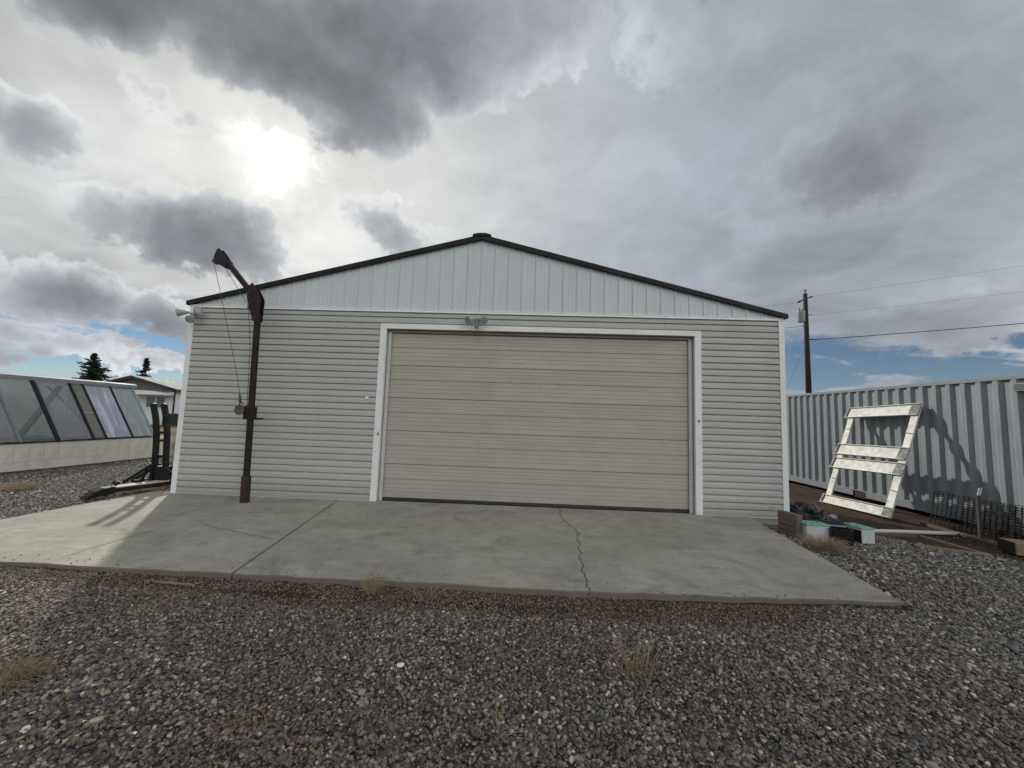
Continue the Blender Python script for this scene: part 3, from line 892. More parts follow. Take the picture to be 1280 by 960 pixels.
def flood(loc, heads, label, sensor=True):
    t = thing('flood_light', loc, label, 'light', 'security flood lights on the garage front')
    L = Vector(loc)
    MB().tube([L + Vector((0, 0.016, 0)), L + Vector((0, -0.03, 0))], 0.05, 14).build('mount_plate', M['lampwhite'], t)
    for b, d in heads:
        h, l = MB(), MB()
        p0 = L + Vector((0, -0.03, 0)); b2 = L + Vector(b)
        h.tube([p0, b2], 0.014, 8)
        lamp_head(h, l, b2, d)
        hh = h.build('lamp_head', M['lampwhite'], t)
        l.build('lens', M['lampgls'], hh)
    if sensor:
        s_ = MB().tube([L + Vector((0, -0.03, -0.02)), L + Vector((0.0, -0.065, -0.125))], 0.014, 8)
        s_.tube([L + Vector((0, -0.05, -0.125)), L + Vector((0, -0.095, -0.140)), L + Vector((0, -0.115, -0.145))], [0.03, 0.042, 0.03], 12)
        sn = s_.build('motion_sensor', M['lampwhite'], t)
        MB().tube([L + Vector((0, -0.114, -0.1455)), L + Vector((0, -0.126, -0.151))], [0.026, 0.012], 12).build('lens', M['lampgls'], sn)
    return t


flood((5.41, -0.034, 3.30), [((-0.06, -0.07, 0.0), (-0.55, -0.75, -0.35)), ((0.06, -0.07, 0.0), (0.5, -0.8, -0.35))],
      'twin headed grey security light with motion sensor above the garage door')
flood((0.10, -0.034, 3.27), [((-0.07, -0.06, 0.03), (-0.85, -0.35, -0.15)), ((0.07, -0.05, 0.03), (0.75, -0.6, 0.1)), ((0.06, -0.09, -0.05), (0.35, -0.75, -0.55))],
      'three headed security light on the corner trim beside the hoist post', sensor=False)

# ------------------------------------------------------------------ jib hoist
hoist = thing('jib_hoist', (1.71, -0.48, 0), 'dark brown steel jib hoist post with hand winch and angled arm', 'hoist')
B0 = Vector((1.71, -0.48, 0)); T0 = Vector((1.635, -0.48, 3.40))
ax_ = (T0 - B0).normalized()
pt = lambda z: B0 + ax_ * (z / ax_.z)
MB().bar(pt(0.38), pt(3.22), 0.082, 0.078, (0, 1, 0), 0.01).build('post', M['rust'], hoist)
MB().bar(pt(0.0), pt(0.43), 0.108, 0.104, (0, 1, 0), 0.006).build('sleeve', M['rustbase'], hoist)
kn = []
for yo in (-0.052, 0.042):
    poly = [(1.59, 3.06), (1.695, 3.06), (1.705, 3.44), (1.675, 3.51), (1.53, 3.74), (1.44, 3.66), (1.455, 3.45)]
    mb = MB(); mb.prism([(x, -0.48 + yo, z) for x, z in poly], (0, 0.010, 0)); kn.append(mb)
for mbk in kn: mbk.build('knee_plate', M['rust'], hoist)
A0, A1 = Vector((1.62, -0.48, 3.42)), Vector((0.98, -0.48, 4.14))
MB().bar(A0, A1, 0.082, 0.078, (0, 1, 0), 0.008).build('arm', M['rust'], hoist)
for yo in (-0.050, 0.040):
    poly = [(1.075, 4.10), (1.00, 3.995), (0.80, 4.10), (0.785, 4.20), (0.83, 4.335), (0.875, 4.345)]
    MB().prism([(x, -0.48 + yo, z) for x, z in poly], (0, 0.010, 0)).build('tip_plate', M['rust'], hoist)
MB().tube([(0.795, -0.515, 4.125), (0.795, -0.445, 4.125)], 0.05, 16).build('tip_pulley', M['steel'], hoist)
MB().tube([(1.505, -0.515, 3.30), (1.505, -0.445, 3.30)], 0.045, 14).build('knee_pulley', M['steel'], hoist)
for (bx_, bz_) in ((1.62, 3.13), (1.66, 3.40), (1.56, 3.62), (1.50, 3.55)):
    MB().tube([(bx_, -0.542, bz_), (bx_, -0.531, bz_)], 0.012, 6).build('bolt', M['steel'], hoist)
for (dz_, sx_) in ((0.33, 1), (0.12, 1)):
    q_ = pt(dz_); MB().tube([q_ + Vector((0, -0.064, 0)), q_ + Vector((0, -0.052, 0))], 0.014, 6).build('bolt', M['steel'], hoist)
wc = pt(1.53)
mb = MB()
mb.box(wc + Vector((-0.085, -0.07, -0.16)), wc + Vector((0.06, 0.07, 0.06)), 0.006)
wn = mb.build('winch', M['rust'], hoist)
MB().tube([wc + Vector((-0.13, -0.10, 0.0)), wc + Vector((-0.13, 0.10, 0.0))], 0.055, 14).build('drum', M['steel'], wn)
for s_ in (-0.105, 0.09):
    MB().tube([wc + Vector((-0.13, s_, 0.0)), wc + Vector((-0.13, s_ + .012, 0.0))], 0.088, 18).build('winch_flange', M['steel'], wn)
mb = MB()
mb.tube([wc + Vector((-0.06, -0.09, -0.07)), wc + Vector((0.0, -0.12, -0.075)), wc + Vector((0.10, -0.12, -0.10)), wc + Vector((0.19, -0.12, -0.14))], 0.011, 8)
mb.tube([wc + Vector((0.185, -0.12, -0.14)), wc + Vector((0.30, -0.12, -0.135))], 0.017, 10)
mb.build('crank_handle', M['black'], wn)
mb = MB()
hk = wc + Vector((-0.155, -0.02, 0.10))
mb.tube([(0.752, -0.48, 4.12), (1.02, -0.47, 3.25), (1.36, -0.46, 2.12), hk + Vector((-0.055, 0, .16))], 0.0045, 6)
mb.tube([wc + Vector((-0.075, 0, 0.05)), (1.555, -0.48, 2.6), (1.462, -0.48, 3.30), (1.44, -0.48, 3.36), (1.00, -0.48, 3.97), (0.83, -0.48, 4.165), (0.76, -0.48, 4.16), (0.747, -0.48, 4.11)], 0.0045, 6)
mb.build('cable', M['cable'], hoist)
mb = MB()
mb.tube([hk + Vector((-0.055, 0, .17)), hk + Vector((-0.045, 0, 0.08)), hk + Vector((-0.03, 0, 0.02))], [0.012, 0.024, 0.018], 8)
ring = [hk + Vector((-0.01 + 0.035 * math.cos(a), 0, -0.015 + 0.04 * math.sin(a))) for a in np.linspace(0.4, 5.2, 10)]
mb.tube(ring, 0.011, 6)
mb.build('hook', M['steel'], hoist)

# ------------------------------------------------------------------ black steel attachment at the corner
att = thing('fork_mast', (-0.55, 0.32, 0), 'black steel ladder shaped mast on a long flat blade at the left corner', 'machine attachment')
ym = 0.30


def curved_beam(x0, name):
    path = [(x0 + 0.17, ym, 0.17), (x0 + 0.14, ym, 0.55), (x0 + 0.115, ym, 1.0), (x0 + 0.065, ym, 1.30), (x0 + 0.0, ym, 1.52)]
    mb = MB()
    for a, b in zip(path[:-1], path[1:]):
        a, b = Vector(a), Vector(b)
        d = (b - a).normalized() * 0.012
        mb.bar(a - d, b + d, 0.07, 0.085, (1, 0, 0), 0.006)
    return mb.build(name, M['black'], att)


ua = curved_beam(-0.81, 'upright'); ub = curved_beam(-0.60, 'upright')
for x0 in (-0.81, -0.60):
    mb = MB()
    mb.prism([(x0 - 0.045, ym - 0.02, 1.50), (x0 - 0.075, ym - 0.02, 1.555), (x0 - 0.03, ym - 0.02, 1.60), (x0 + 0.035, ym - 0.02, 1.59), (x0 + 0.055, ym - 0.02, 1.52), (x0 + 0.03, ym - 0.02, 1.46), (x0 - 0.002, ym - 0.02, 1.53)], (0, 0.04, 0))
    mb.build('hook', M['black'], att)
for z, h in ((1.05, .05), (0.90, .05), (0.60, .055), (0.33, .12)):
    sh = -0.005 if z > 1 else (0.03 if z < 0.7 else 0.01)
    MB().bar((-0.69 + sh, ym, z), (-0.47 + sh, ym, z), 0.05, h, (0, 0, 1), 0.004).build('rung', M['black'], att)
for yo in (-0.09, 0.06):
    mb = MB()
    # triangular gusset with open web: three bars
    mb.bar((-1.15, ym + yo, 0.10), (-0.64, ym + yo, 0.44), 0.02, 0.05, (0, 0, 1))
    mb.bar((-0.95, ym + yo, 0.13), (-0.62, ym + yo, 0.13), 0.02, 0.06, (0, 0, 1))
    mb.bar((-0.80, ym + yo, 0.15), (-0.72, ym + yo, 0.37), 0.02, 0.04, (1, 0, 0))
    mb.bar((-0.62, ym + yo, 0.10), (-0.63, ym + yo, 0.45), 0.02, 0.05, (1, 0, 0))
    mb.bar((-0.38, ym + yo, 0.42), (-0.24, ym + yo, 0.30), 0.02, 0.04, (0, 0, 1))
    mb.bar((-0.24, ym + yo, 0.31), (-0.21, ym + yo, 0.12), 0.02, 0.04, (1, 0, 0))
    mb.build('gusset', M['black'], att)
MB().box((-0.62, ym - 0.07, 0.13), (-0.36, ym + 0.055, 0.42), 0.01).build('pivot_box', M['black'], att)
# long blade lying on the pad
d0, d1 = Vector((-0.66, -0.41, 0)), Vector((-0.27, 0.58, 0))
dd = (d1 - d0).normalized(); nn = Vector((dd.y, -dd.x, 0))      # nn points to the camera side
mb = MB()
a, b = d0 + Vector((0, 0, 0.095)), d1 + Vector((0, 0, 0.115))
mb.obox((a + b) / 2, (b - a) / 2, nn * 0.075, Vector((0, 0, 0.036)), 0.006)
mb.build('blade_beam', M['black'], att)
mb = MB()
a2, b2 = a + Vector((0, 0, 0.0465)) - nn * 0.03, b + Vector((0, 0, 0.0465)) - nn * 0.03
mb.obox((a2 + b2) / 2, (b2 - a2) / 2 * 0.96, nn * 0.10, Vector((0, 0, 0.010)), 0.004)
mb.build('sunlit_top', M['bladetop'], att)  # added pale strip imitates the sunlit top face of the blade
mb = MB()
a3, b3 = d0 + nn * 0.085 + Vector((0, 0, 0.050)), d1 + nn * 0.085 + Vector((0, 0, 0.060))
mb.obox((a3 + b3) / 2, (b3 - a3) / 2, nn * 0.012, Vector((0, 0, 0.016)), 0.003)
mb.build('cutting_edge', M['yellow'], att)
# black end shoe with a pointed toe
e0 = d0 - dd * 0.01
mb = MB()
prof = [(0.0, 0.05), (0.0, 0.155), (0.13, 0.155), (0.24, 0.11), (0.34, 0.02), (0.34, 0.006)]
mb.prism([e0 - dd * s + nn * 0.09 + Vector((0, 0, z)) for s, z in prof], -nn * 0.2)
mb.build('end_shoe', M['black'], att)
mb = MB()
k0 = d0 + dd * 0.03 + Vector((0, 0, 0.165))
mb.tube([k0, k0 + Vector((0, 0, 0.05))], 0.02, 8); mb.tube([k0 + Vector((-0.05, -0.01, .055)), k0 + Vector((0.05, .01, .055))], 0.016, 8)
mb.tube([k0 + Vector((-0.04, 0, .03)), k0 + Vector((-0.045, 0, .075))], 0.014, 8); mb.tube([k0 + Vector((0.04, 0, .03)), k0 + Vector((0.045, 0, .075))], 0.014, 8)
mb.build('clamp_knob', M['black'], att)

# ------------------------------------------------------------------ greenhouse
GX, GT, GY0, GY1 = -5.2, -6.1, -1.6, 4.80
house_g = thing('greenhouse', (-6.6, 1.6, -0.03), 'long lean to greenhouse with sloped panes on a cream board wall', 'greenhouse')
zs, zt = 0.62, 2.08
mb = MB()
mb.box((GX - 0.10, GY0, -0.10), (GX - 0.02, 5.46, zs - 0.03))
mb.build('base_wall', M['ghboard'], house_g)
bw = 0.285
pmesh = MB(); pmesh.box((0, 0.003, 0.0), (0.022, bw - 0.003, 0.42), 0.003)
pme = pmesh.mesh('wall_board'); pme.materials.append(M['ghboard'])
k = 0
y = GY0
while y + bw <= 5.47:
    share(pme, 'wall_board', house_g, (GX - 0.02 + random.uniform(0, .004), y, 0.165))
    y += bw
yend = y
smesh = MB(); smesh.box((0, 0.004, 0.0), (0.03, bw * 4 - 0.004, 0.20), 0.003)
sme = smesh.mesh('skirt_board'); sme.materials.append(M['ghboard'])
y = GY0
while y + bw * 4 <= 5.5:
    share(sme, 'skirt_board', house_g, (GX - 0.02, y, -0.04)); y += bw * 4
if yend - y > 0.1:
    MB().box((GX - .02, y + .004, -0.04), (GX + .01, yend, 0.16), .003).build('skirt_board', M['ghboard'], house_g)
MB().box((GX - 0.12, GY0, zs - 0.03), (GX + 0.035, GY1 + .05, zs), 0.004).build('sill', M['ghbar'], house_g)
SLP = Vector((GT - GX, 0, zt - zs)); SL = SLP.length; su = SLP / SL; sn = Vector((su.z, 0, -su.x))
G0 = Vector((GX, 0, zs))
gp = lambda yy, s_, o=0.0: G0 + Vector((0, yy, 0)) + su * s_ + sn * o
ymul = [-1.6, -0.75, 0.10, 0.92, 1.62, 2.33, 3.12, 3.43, 4.15, 4.80]
kinds = ['glassmauve', 'glassgreen', 'glassmauve', 'glassmauve', 'glassgreen', 'glassmauve', None, 'glasslav', 'glassmint']
for i, kd in enumerate(kinds):
    y0, y1 = ymul[i] + 0.022, ymul[i + 1] - 0.022
    if kd:
        mb = MB(); c = (gp((y0 + y1) / 2, SL / 2))
        mb.obox(c, Vector((0, (y1 - y0) / 2, 0)), su * (SL / 2 - 0.02), sn * 0.003)
        mb.build('glazing_pane', M[kd], house_g)
    else:
        for s0, s1 in ((0.02, 0.78), (0.82, SL - 0.02)):
            MB().obox(gp((y0 + y1) / 2, (s0 + s1) / 2), Vector((0, (y1 - y0) / 2, 0)), su * ((s1 - s0) / 2), sn * 0.012, 0.003).build('infill_board', M['ghbatten'], house_g)
        MB().obox(gp((y0 + y1) / 2, 0.80), Vector((0, (y1 - y0) / 2, 0)), su * 0.019, sn * 0.018).build('infill_batten', M['ghcap'], house_g)
for i, yy in enumerate(ymul):
    wd = 0.035 if i == 5 else (0.024 if i not in (8,) else 0.014)
    mm = M['ghbargrey'] if i in (3, 4) else (M['ghcap'] if i == 9 else M['ghbar'])
    MB().bar(gp(yy, -0.02, 0.012), gp(yy, SL + .01, 0.012), wd * 2, 0.045, sn, 0.003).build('glazing_bar', mm, house_g)
MB().bar(gp(2.39, 0.0, 0.03), gp(2.39, SL * .96, 0.03), 0.03, 0.02, sn, 0.002).build('glazing_bar', M['ghbargrey'], house_g)
mb = MB()
mb.prism([(GT + 0.06, GY0, zt + 0.005), (GT + 0.075, GY0, zt + 0.10), (GT - 0.02, GY0, zt + 0.125), (GT - 0.30, GY0, zt + 0.152), (GT - 0.30, GY0, zt + 0.09), (GT - 0.04, GY0, zt + 0.0)], (0, GY1 + 0.12 - GY0, 0))
mb.build('roof', M['ghcap'], house_g)
mb = MB(); mb.prism([(GT - 0.302, GY0, zt + 0.148), (GT - 2.1, GY0, zt + 0.26), (GT - 2.1, GY0, zt + 0.25), (GT - 0.302, GY0, zt + 0.138)], (0, GY1 + 0.1 - GY0, 0)); mb.build('roof_glazing', M['glassgreen'], house_g)
mb = MB(); mb.box((GT - 2.08, GY0, -0.1), (GT - 2.0, GY1, zt + 0.2)); mb.build('back_wall', M['ghin'], house_g)
mb = MB(); mb.prism([(GX - .05, GY1 - .03, zs), (GT, GY1 - .03, zt), (GT - 2.0, GY1 - .03, zt + .18), (GT - 2.0, GY1 - .03, 0.0), (GX - .05, GY1 - .03, 0.0)], (0, 0.02, 0)); mb.build('end_wall', M['glassmint'], house_g)
mb = MB(); mb.box((GT - 1.99, GY0, 0.0), (GX - .12, GY1 - .05, 0.06)); mb.build('floor', M['soilclod'], house_g)
mb = MB(); mb.box((GT - 1.8, GY0 + .2, 0.5), (GT - 0.9, GY1 - .3, 0.56))
for yy in (-1.2, 0.6, 2.4, 4.2):
    mb.box((GT - 1.7, yy, 0.06), (GT - 1.62, yy + .08, 0.5)); mb.box((GT - 1.02, yy, 0.06), (GT - 0.94, yy + .08, 0.5))
mb.build('bench', M['brace'], house_g)
for yb in (0.35, 2.0):
    MB().bar((GX - 0.35, yb - 0.35, 0.35), (GT - 0.2, yb + 1.1, 1.98), 0.10, 0.08).build('brace', M['brace'], house_g)
MB().bar((GX - .3, 3.9, 0.3), (GT - .3, 2.9, 1.98), 0.07, 0.05).build('brace', M['brace'], house_g)

# ------------------------------------------------------------------ far house
H = thing('house', (-27.4, 30, -0.2), 'white single storey house with dark gable beyond the greenhouse', 'house')
HY = 25.0
hx0, hx1, hr = -31.0, -23.7, -27.35
MB().box((hx0, HY, -0.35), (hx1, HY + 13, 2.86)).build('wall', M['hwall'], H)
gw = 0.36; x = hx0
while x < hx1 - 0.02:
    xa, xb = x, min(x + gw, hx1)
    zz = lambda q: 2.86 + 1.06 * (1 - abs(q - hr) / 3.65)
    pl_ = [(xa + .008, HY - .03, 2.75), (xb - .008, HY - .03, 2.75), (xb - .008, HY - .03, max(2.86, zz(xb)))]
    if xa < hr < xb: pl_.append((hr, HY - .03, zz(hr)))
    pl_.append((xa + .008, HY - .03, max(2.86, zz(xa))))
    MB().prism(pl_, (0, 0.05, 0)).build('gable_board', M['hgable'], H)
    x += gw
MB().prism([(hx0 + .02, HY + .03, 2.861), (hx1 - .02, HY + .03, 2.861), (hr, HY + .03, 3.93)], (0, 12.9, 0)).build('attic_core', M['hgable'], H)
for sgn in (-1, 1):
    ex = hr + sgn * 4.12
    rf = MB().prism([(hr, HY - .45, 3.94), (ex, HY - .45, 2.92), (ex, HY - .45, 3.04), (hr, HY - .45, 4.08)], (0, 13.9, 0)).build('roof', M['hroof'], H)
    MB().prism([(hr + sgn * .003, HY - .50, 3.90), (ex, HY - .50, 2.88), (ex, HY - .50, 3.01), (hr + sgn * .003, HY - .50, 4.04)], (0, 0.047, 0)).build('fascia', M['hdark'], rf)
    MB().box((ex - .06, HY - .42, 2.82), (ex + .06, HY + 13.4, 2.93)).build('gutter', M['hdark'], rf)
MB().tube([(-23.62, HY - .1, 2.85), (-23.62, HY - .1, 2.3), (-23.62, HY - .1, -0.1)], 0.06, 8).build('downspout', M['hdark'], H)
# porch canopy
mb = MB()
arc = [(-27.05 + 3.35 * i / 10, 2.53 + 0.27 * math.sin(math.pi * i / 10) ** 0.8) for i in range(11)]
mb.prism([(x_, HY - 1.5, z_) for x_, z_ in arc] + [(-23.7, HY - 1.5, 2.45), (-27.05, HY - 1.5, 2.45)], (0, 1.45, 0))
mb.build('canopy', M['canopy'], H)
wf = MB()
for a_, b_ in (((-26.2, 2.33), (-24.42, 2.41)), ((-26.2, 1.36), (-24.42, 1.43)), ):
    wf.box((a_[0], HY - .05, a_[1]), (b_[0], HY - .001, b_[1]))
wf.box((-26.2, HY - .05, 1.431), (-26.12, HY - .001, 2.329)); wf.box((-24.50, HY - .05, 1.431), (-24.42, HY - .001, 2.329)); wf.box((-25.39, HY - .05, 1.431), (-25.22, HY - .001, 2.329))
win = wf.build('window', M['hwall'], H)
for xa in (-26.119, -25.219):
    MB().box((xa, HY - .03, 1.432), (xa + .718, HY - .002, 2.328)).build('pane', M['hglass'], win)
    for zz_ in (1.73, 2.03):
        MB().box((xa, HY - .04, zz_ - .015), (xa + .718, HY - .031, zz_ + .015)).build('glazing_bar', M['hgable'], win)
MB().box((-23.45, HY - 1.2, -0.3), (-22.9, HY + .8, 0.95), .03).build('utility_box', M['hdark'], H)

# soil bank between greenhouse and house
mb = MB()
nb = 28; vs = []; fs = []
for j in range(nb + 1):
    for i in range(nb + 1):
        u = i / nb * 2 - 1; v = j / nb * 2 - 1
        rr = min(1, math.hypot(u, v))
        hgt = (math.cos(rr * math.pi) * .5 + .5) * 0.62 * (0.75 + 0.5 * mnoise.noise(Vector((u * 4, v * 4, 1)))) - 0.12
        vs.append((-12.5 + u * 3.2, 15 + v * 2.2, hgt - 0.02))
for j in range(nb):
    for i in range(nb):
        a = j * (nb + 1) + i; fs.append((a, a + 1, a + nb + 2, a + nb + 1))
mb.add(vs, fs, True)
tag(mb.build('soil_bank', M['soilclod'], None, loc=(-12.5, 15, -0.1)), 'low bank of bare brown soil behind the greenhouse', 'soil bank', kind='structure')


# ------------------------------------------------------------------ conifers
def conifer(x, y, h, rad, label, seed, lean=0.0, sparse=1.0):
    rd = random.Random(seed)
    t = thing('conifer_tree', (x, y, -0.15), label, 'tree', 'conifers on the skyline')
    MB().tube([(x, y, -0.2), (x + lean * .3, y, h * .5), (x + lean, y, h * 0.99)], [0.28, 0.16, 0.02], 8).build('trunk', M['bark'], t)
    mb = MB(); vs = []; fs = []
    z = h * 0.10
    while z < h * 0.985:
        k = 1 - z / h
        rr = rad * (k ** 0.8) * (0.80 + 0.4 * rd.random())
        nb = max(4, int(9 * sparse * (0.4 + k)))
        for b in range(nb):
            th = rd.random() * 6.283
            if rd.random() < 0.22: continue
            L = rr * rd.choice((0.5, 0.7, 0.9, 1.05, 1.4))
            dirv = Vector((math.cos(th), math.sin(th), 0))
            cx_ = x + lean * z / h
            ns = max(5, int(L * 13))
            for q in range(ns):
                s_ = (q + rd.random()) / ns
                zj = rd.gauss(0, .08)
                p = Vector((cx_, y, z)) + dirv * L * s_ + Vector((0, 0, zj - 0.25 * L * s_ + 0.30 * L * s_ * s_))
                for _ in range(3):
                    a = rd.random() * 6.283
                    sz = rd.uniform(0.22, 0.44) * (1.15 - 0.5 * s_)
                    d1_ = (dirv * 0.7 + Vector((math.cos(a), math.sin(a), rd.uniform(-.7, .35)))).normalized() * sz
                    d2_ = d1_.cross(Vector((rd.uniform(-1, 1), rd.uniform(-1, 1), 1))).normalized() * sz * 0.42
                    o = len(vs)
                    vs += [p - d2_, p + d1_ * 0.5 - d2_ * .8 + Vector((0, 0, -.03)), p + d1_, p + d1_ * 0.5 + d2_ * .8, p + d2_]
                    fs.append((o, o + 1, o + 2, o + 3, o + 4))
        z += h * 0.032 * rd.uniform(0.8, 1.25)
    me = bpy.data.meshes.new('crown')
    me.from_pydata([tuple(v - Vector((x, y, -0.15))) for v in vs], [], fs); me.materials.append(M['needle'])
    ob = bpy.data.objects.new('crown', me); COL.objects.link(ob); ob.parent = t
    return t


conifer(-61.1, 50, 9.6, 3.9, 'broad dark conifer showing above the greenhouse roof', 3, 0.3, 1.35)
conifer(-52.2, 50, 8.95, 2.1, 'slender pointed conifer showing above the house ridge', 11, -0.2, 0.8)

# ------------------------------------------------------------------ utility pole and cables
UP = thing('utility_pole', (25.63, 20, -0.2), 'dark timber utility pole with a grey transformer beyond the container', 'utility pole')
px_, py_ = 25.63, 20.0
MB().tube([(px_, py_, -0.3), (px_, py_, 5.0), (px_ - .01, py_, 10.85)], [0.2, 0.17, 0.125], 12).build('pole', M['pole'], UP)
mb = MB(); tcx, tcz = px_ - 0.40, 9.2
mb.tube([(tcx, py_ - .12, 8.80), (tcx, py_ - .12, 8.84), (tcx, py_ - .12, 9.50), (tcx, py_ - .12, 9.54), (tcx, py_ - .12, 9.56)], [0.20, 0.22, 0.22, 0.235, 0.16], 16)
tr = mb.build('transformer', M['xfmr'], UP)
mb = MB(); mb.tube([(tcx - .1, py_ - .12, 9.55), (tcx - .1, py_ - .12, 9.80)], [0.045, 0.03], 8); mb.tube([(tcx + .08, py_ - .12, 9.55), (tcx + .08, py_ - .12, 9.74)], [0.04, 0.03], 8); mb.build('bushing', M['insul'], tr)
MB().bar((tcx, py_ - .1, 9.35), (px_, py_, 9.35), 0.05, 0.06).build('bracket', M['xfmr'], UP)
MB().tube([(px_, py_, 10.82), (px_, py_, 11.02), (px_, py_, 11.06), (px_, py_, 11.16)], [0.02, 0.03, 0.075, 0.05], 10).build('top_insulator', M['insul'], UP)
mb = MB()
mb.tube([(px_ - .6, py_ - .05, 10.18), (px_ - .45, py_ - .05, 10.27), (px_ - .2, py_ - .03, 10.42)], [0.04, 0.075, 0.05], 8)
mb.build('strain_insulator', M['insul'], UP)
mb = MB(); mb.tube([(px_ + .15, py_ - .03, 10.55), (px_ + .35, py_ - .05, 10.63), (px_ + .5, py_ - .05, 10.67)], [0.04, 0.06, 0.03], 8)
mb.build('strain_insulator', M['insul'], UP)
mb = MB(); mb.tube([(px_ + .12, py_ - .1, 9.33), (px_ + .33, py_ - .1, 9.33)], 0.03, 8); mb.tube([(px_ + .12, py_ - .1, 7.60), (px_ + .55, py_ - .1, 7.60)], [0.04, 0.05], 8)
mb.tube([(px_ - .32, py_ - .1, 8.52), (px_ - .1, py_ - .1, 8.58)], 0.04, 8); mb.build('cable_bracket', M['insul'], UP)


def span(p, q, sag, rad, label):
    p, q = Vector(p), Vector(q)
    pts = []
    for i in range(25):
        t_ = i / 24
        a_ = p.lerp(q, t_); a_.z -= sag * 4 * t_ * (1 - t_); pts.append(a_)
    mb = MB(); mb.tube(pts, rad, 5)
    return tag(mb.build('power_cable', M['cable'], None, loc=p), label, 'cable', 'overhead cables at the utility pole')


span((px_ + .5, py_ - .05, 10.67), (60, 12.5, 16.0), 0.35, 0.0065, 'thin topmost overhead wire rising right from the pole head')
span((px_ + .33, py_ - .1, 9.33), (60, 12.5, 13.7), 0.4, 0.0055, 'faint overhead wire leaving right level with the transformer')
span((px_ + .5, py_ - .1, 7.60), (60, 12.0, 10.9), 0.3, 0.026, 'thick black overhead cable crossing above the container')
span((px_ - .6, py_ - .05, 10.18), (-4, 26, 9.6), 0.5, 0.007, 'thin overhead wire running left from the pole head behind the gable')
span((px_ - .32, py_ - .1, 8.52), (-4, 26, 7.6), 0.5, 0.014, 'service wire running left from under the transformer behind the garage')
span((px_ - .1, py_ - .1, 7.3), (21.6, 19, -0.15), 0.0, 0.012, 'slanting guy wire from the pole down behind the garage corner')

# ------------------------------------------------------------------ shipping container
CX, CY0, CY1, CZ0, CZ1 = 14.38, -1.45, 10.75, -0.06, 2.53
ct = thing('shipping_container', (CX + 1.2, 4.6, -0.14), 'long pale grey corrugated shipping container parked right of the garage', 'container')
# trapezoid corrugation
prof = []
y = CY0 + 0.16
while y < CY1 - 0.16:
    for dy, dx in ((0.0, 0.0), (0.068, 0.0), (0.124, 0.044), (0.194, 0.044), (0.250, 0.0)):
        if dy < 0.250: prof.append((y + dy, dx))
    y += 0.250
prof.append((y, 0.0))
vs = []; fs = []
for yy, dx in prof:
    vs += [(CX + dx, yy, CZ0 + 0.16), (CX + dx, yy, CZ1 - 0.07)]
for i in range(len(prof) - 1): fs.append((2 * i, 2 * i + 1, 2 * i + 3, 2 * i + 2))
MB().add(vs, fs).build('side_panel', M['cont'], ct)
MB().box((CX - 0.006, CY0 + .15, CZ1 - 0.07), (CX + 0.07, CY1 - .15, CZ1 - .008), 0.004).build('top_rail', M['rail'], ct)
# bottom rail with fork pockets
segs = [(CY0 + .15, 2.62), (2.98, 6.3), (6.66, CY1 - .15)]
mb = MB()
for a_, b_ in segs: mb.box((CX - 0.012, a_, CZ0 + .008), (CX + 0.05, b_, CZ0 + 0.16), 0.003)
for a_, b_ in ((2.62, 2.98), (6.3, 6.66)): mb.box((CX - 0.010, a_, CZ0 + 0.135), (CX + .048, b_, CZ0 + 0.158))
mb.build('bottom_rail', M['rail'], ct)
MB().box((CX + .01, 2.62, CZ0 - .02), (CX + .3, 2.98, CZ0 + .13)).build('fork_pocket', M['rustbase'], ct)
for yy in (CY0, CY1 - .15):
    cp = MB().box((CX - 0.012, yy, CZ0 + .12), (CX + .15, yy + .15, CZ1 - .12), .004).build('corner_post', M['rail'], ct)
    for zz in (CZ0, CZ1 - .12):
        MB().box((CX - 0.016, yy - .004, zz), (CX + .16, yy + .176, zz + .1195), .006).build('corner_casting', M['rail'], ct)
mb = MB(); mb.box((CX + .05, CY0 + .02, CZ1 - .06), (CX + 2.40, CY1 - .02, CZ1 - .02))
y = CY0 + 0.2
while y < CY1 - .3:
    mb.box((CX + 0.02, y, CZ1 - .022), (CX + 2.36, y + 0.14, CZ1 + .002)); y += 0.28
mb.build('roof', M['rail'], ct)
MB().box((CX + 2.36, CY0 + .1, CZ0 + .1), (CX + 2.42, CY1 - .1, CZ1 - .05)).build('far_side_panel', M['cont'], ct)
MB().box((CX + .06, CY0 + .03, CZ0 + .1), (CX + 2.36, CY0 + .07, CZ1 - .06)).build('end_panel', M['cont'], ct)
MB().box((CX + .06, CY1 - .07, CZ0 + .1), (CX + 2.36, CY1 - .03, CZ1 - .06)).build('end_panel', M['cont'], ct)
MB().box((CX + .06, CY0 + .1, CZ0 + .02), (CX + 2.36, CY1 - .1, CZ0 + .14)).build('floor', M['rustbase'], ct)
mb = MB(); mb.box((CX - .055, -0.50, 2.25), (CX - .001, -0.29, 2.39), .01); mb.build('vent_cover', M['rail'], ct)
for zz in (2.28, 2.30, 2.32, 2.34, 2.36):
    MB().box((CX - .058, -0.49, zz - .004), (CX - .0555, -0.30, zz + .004)).build('vent_slot', M['hdark'], ct)

# ------------------------------------------------------------------ white frame leaning on the container
P0 = Vector((13.2, 0, -0.13)); sdir = Vector((14.35 - 13.2, 0, 2.2)).normalized(); fn = Vector((-sdir.z, 0, sdir.x))   # fn faces up and to the left
fq = lambda yy, s_, o=0.0: P0 + Vector((0, yy, 0)) + sdir * s_ + fn * o
fr = thing('metal_frame', (13.2, 1.55, -0.13), 'weathered white ladder like metal frame with four crosspieces leaning on the container', 'frame')


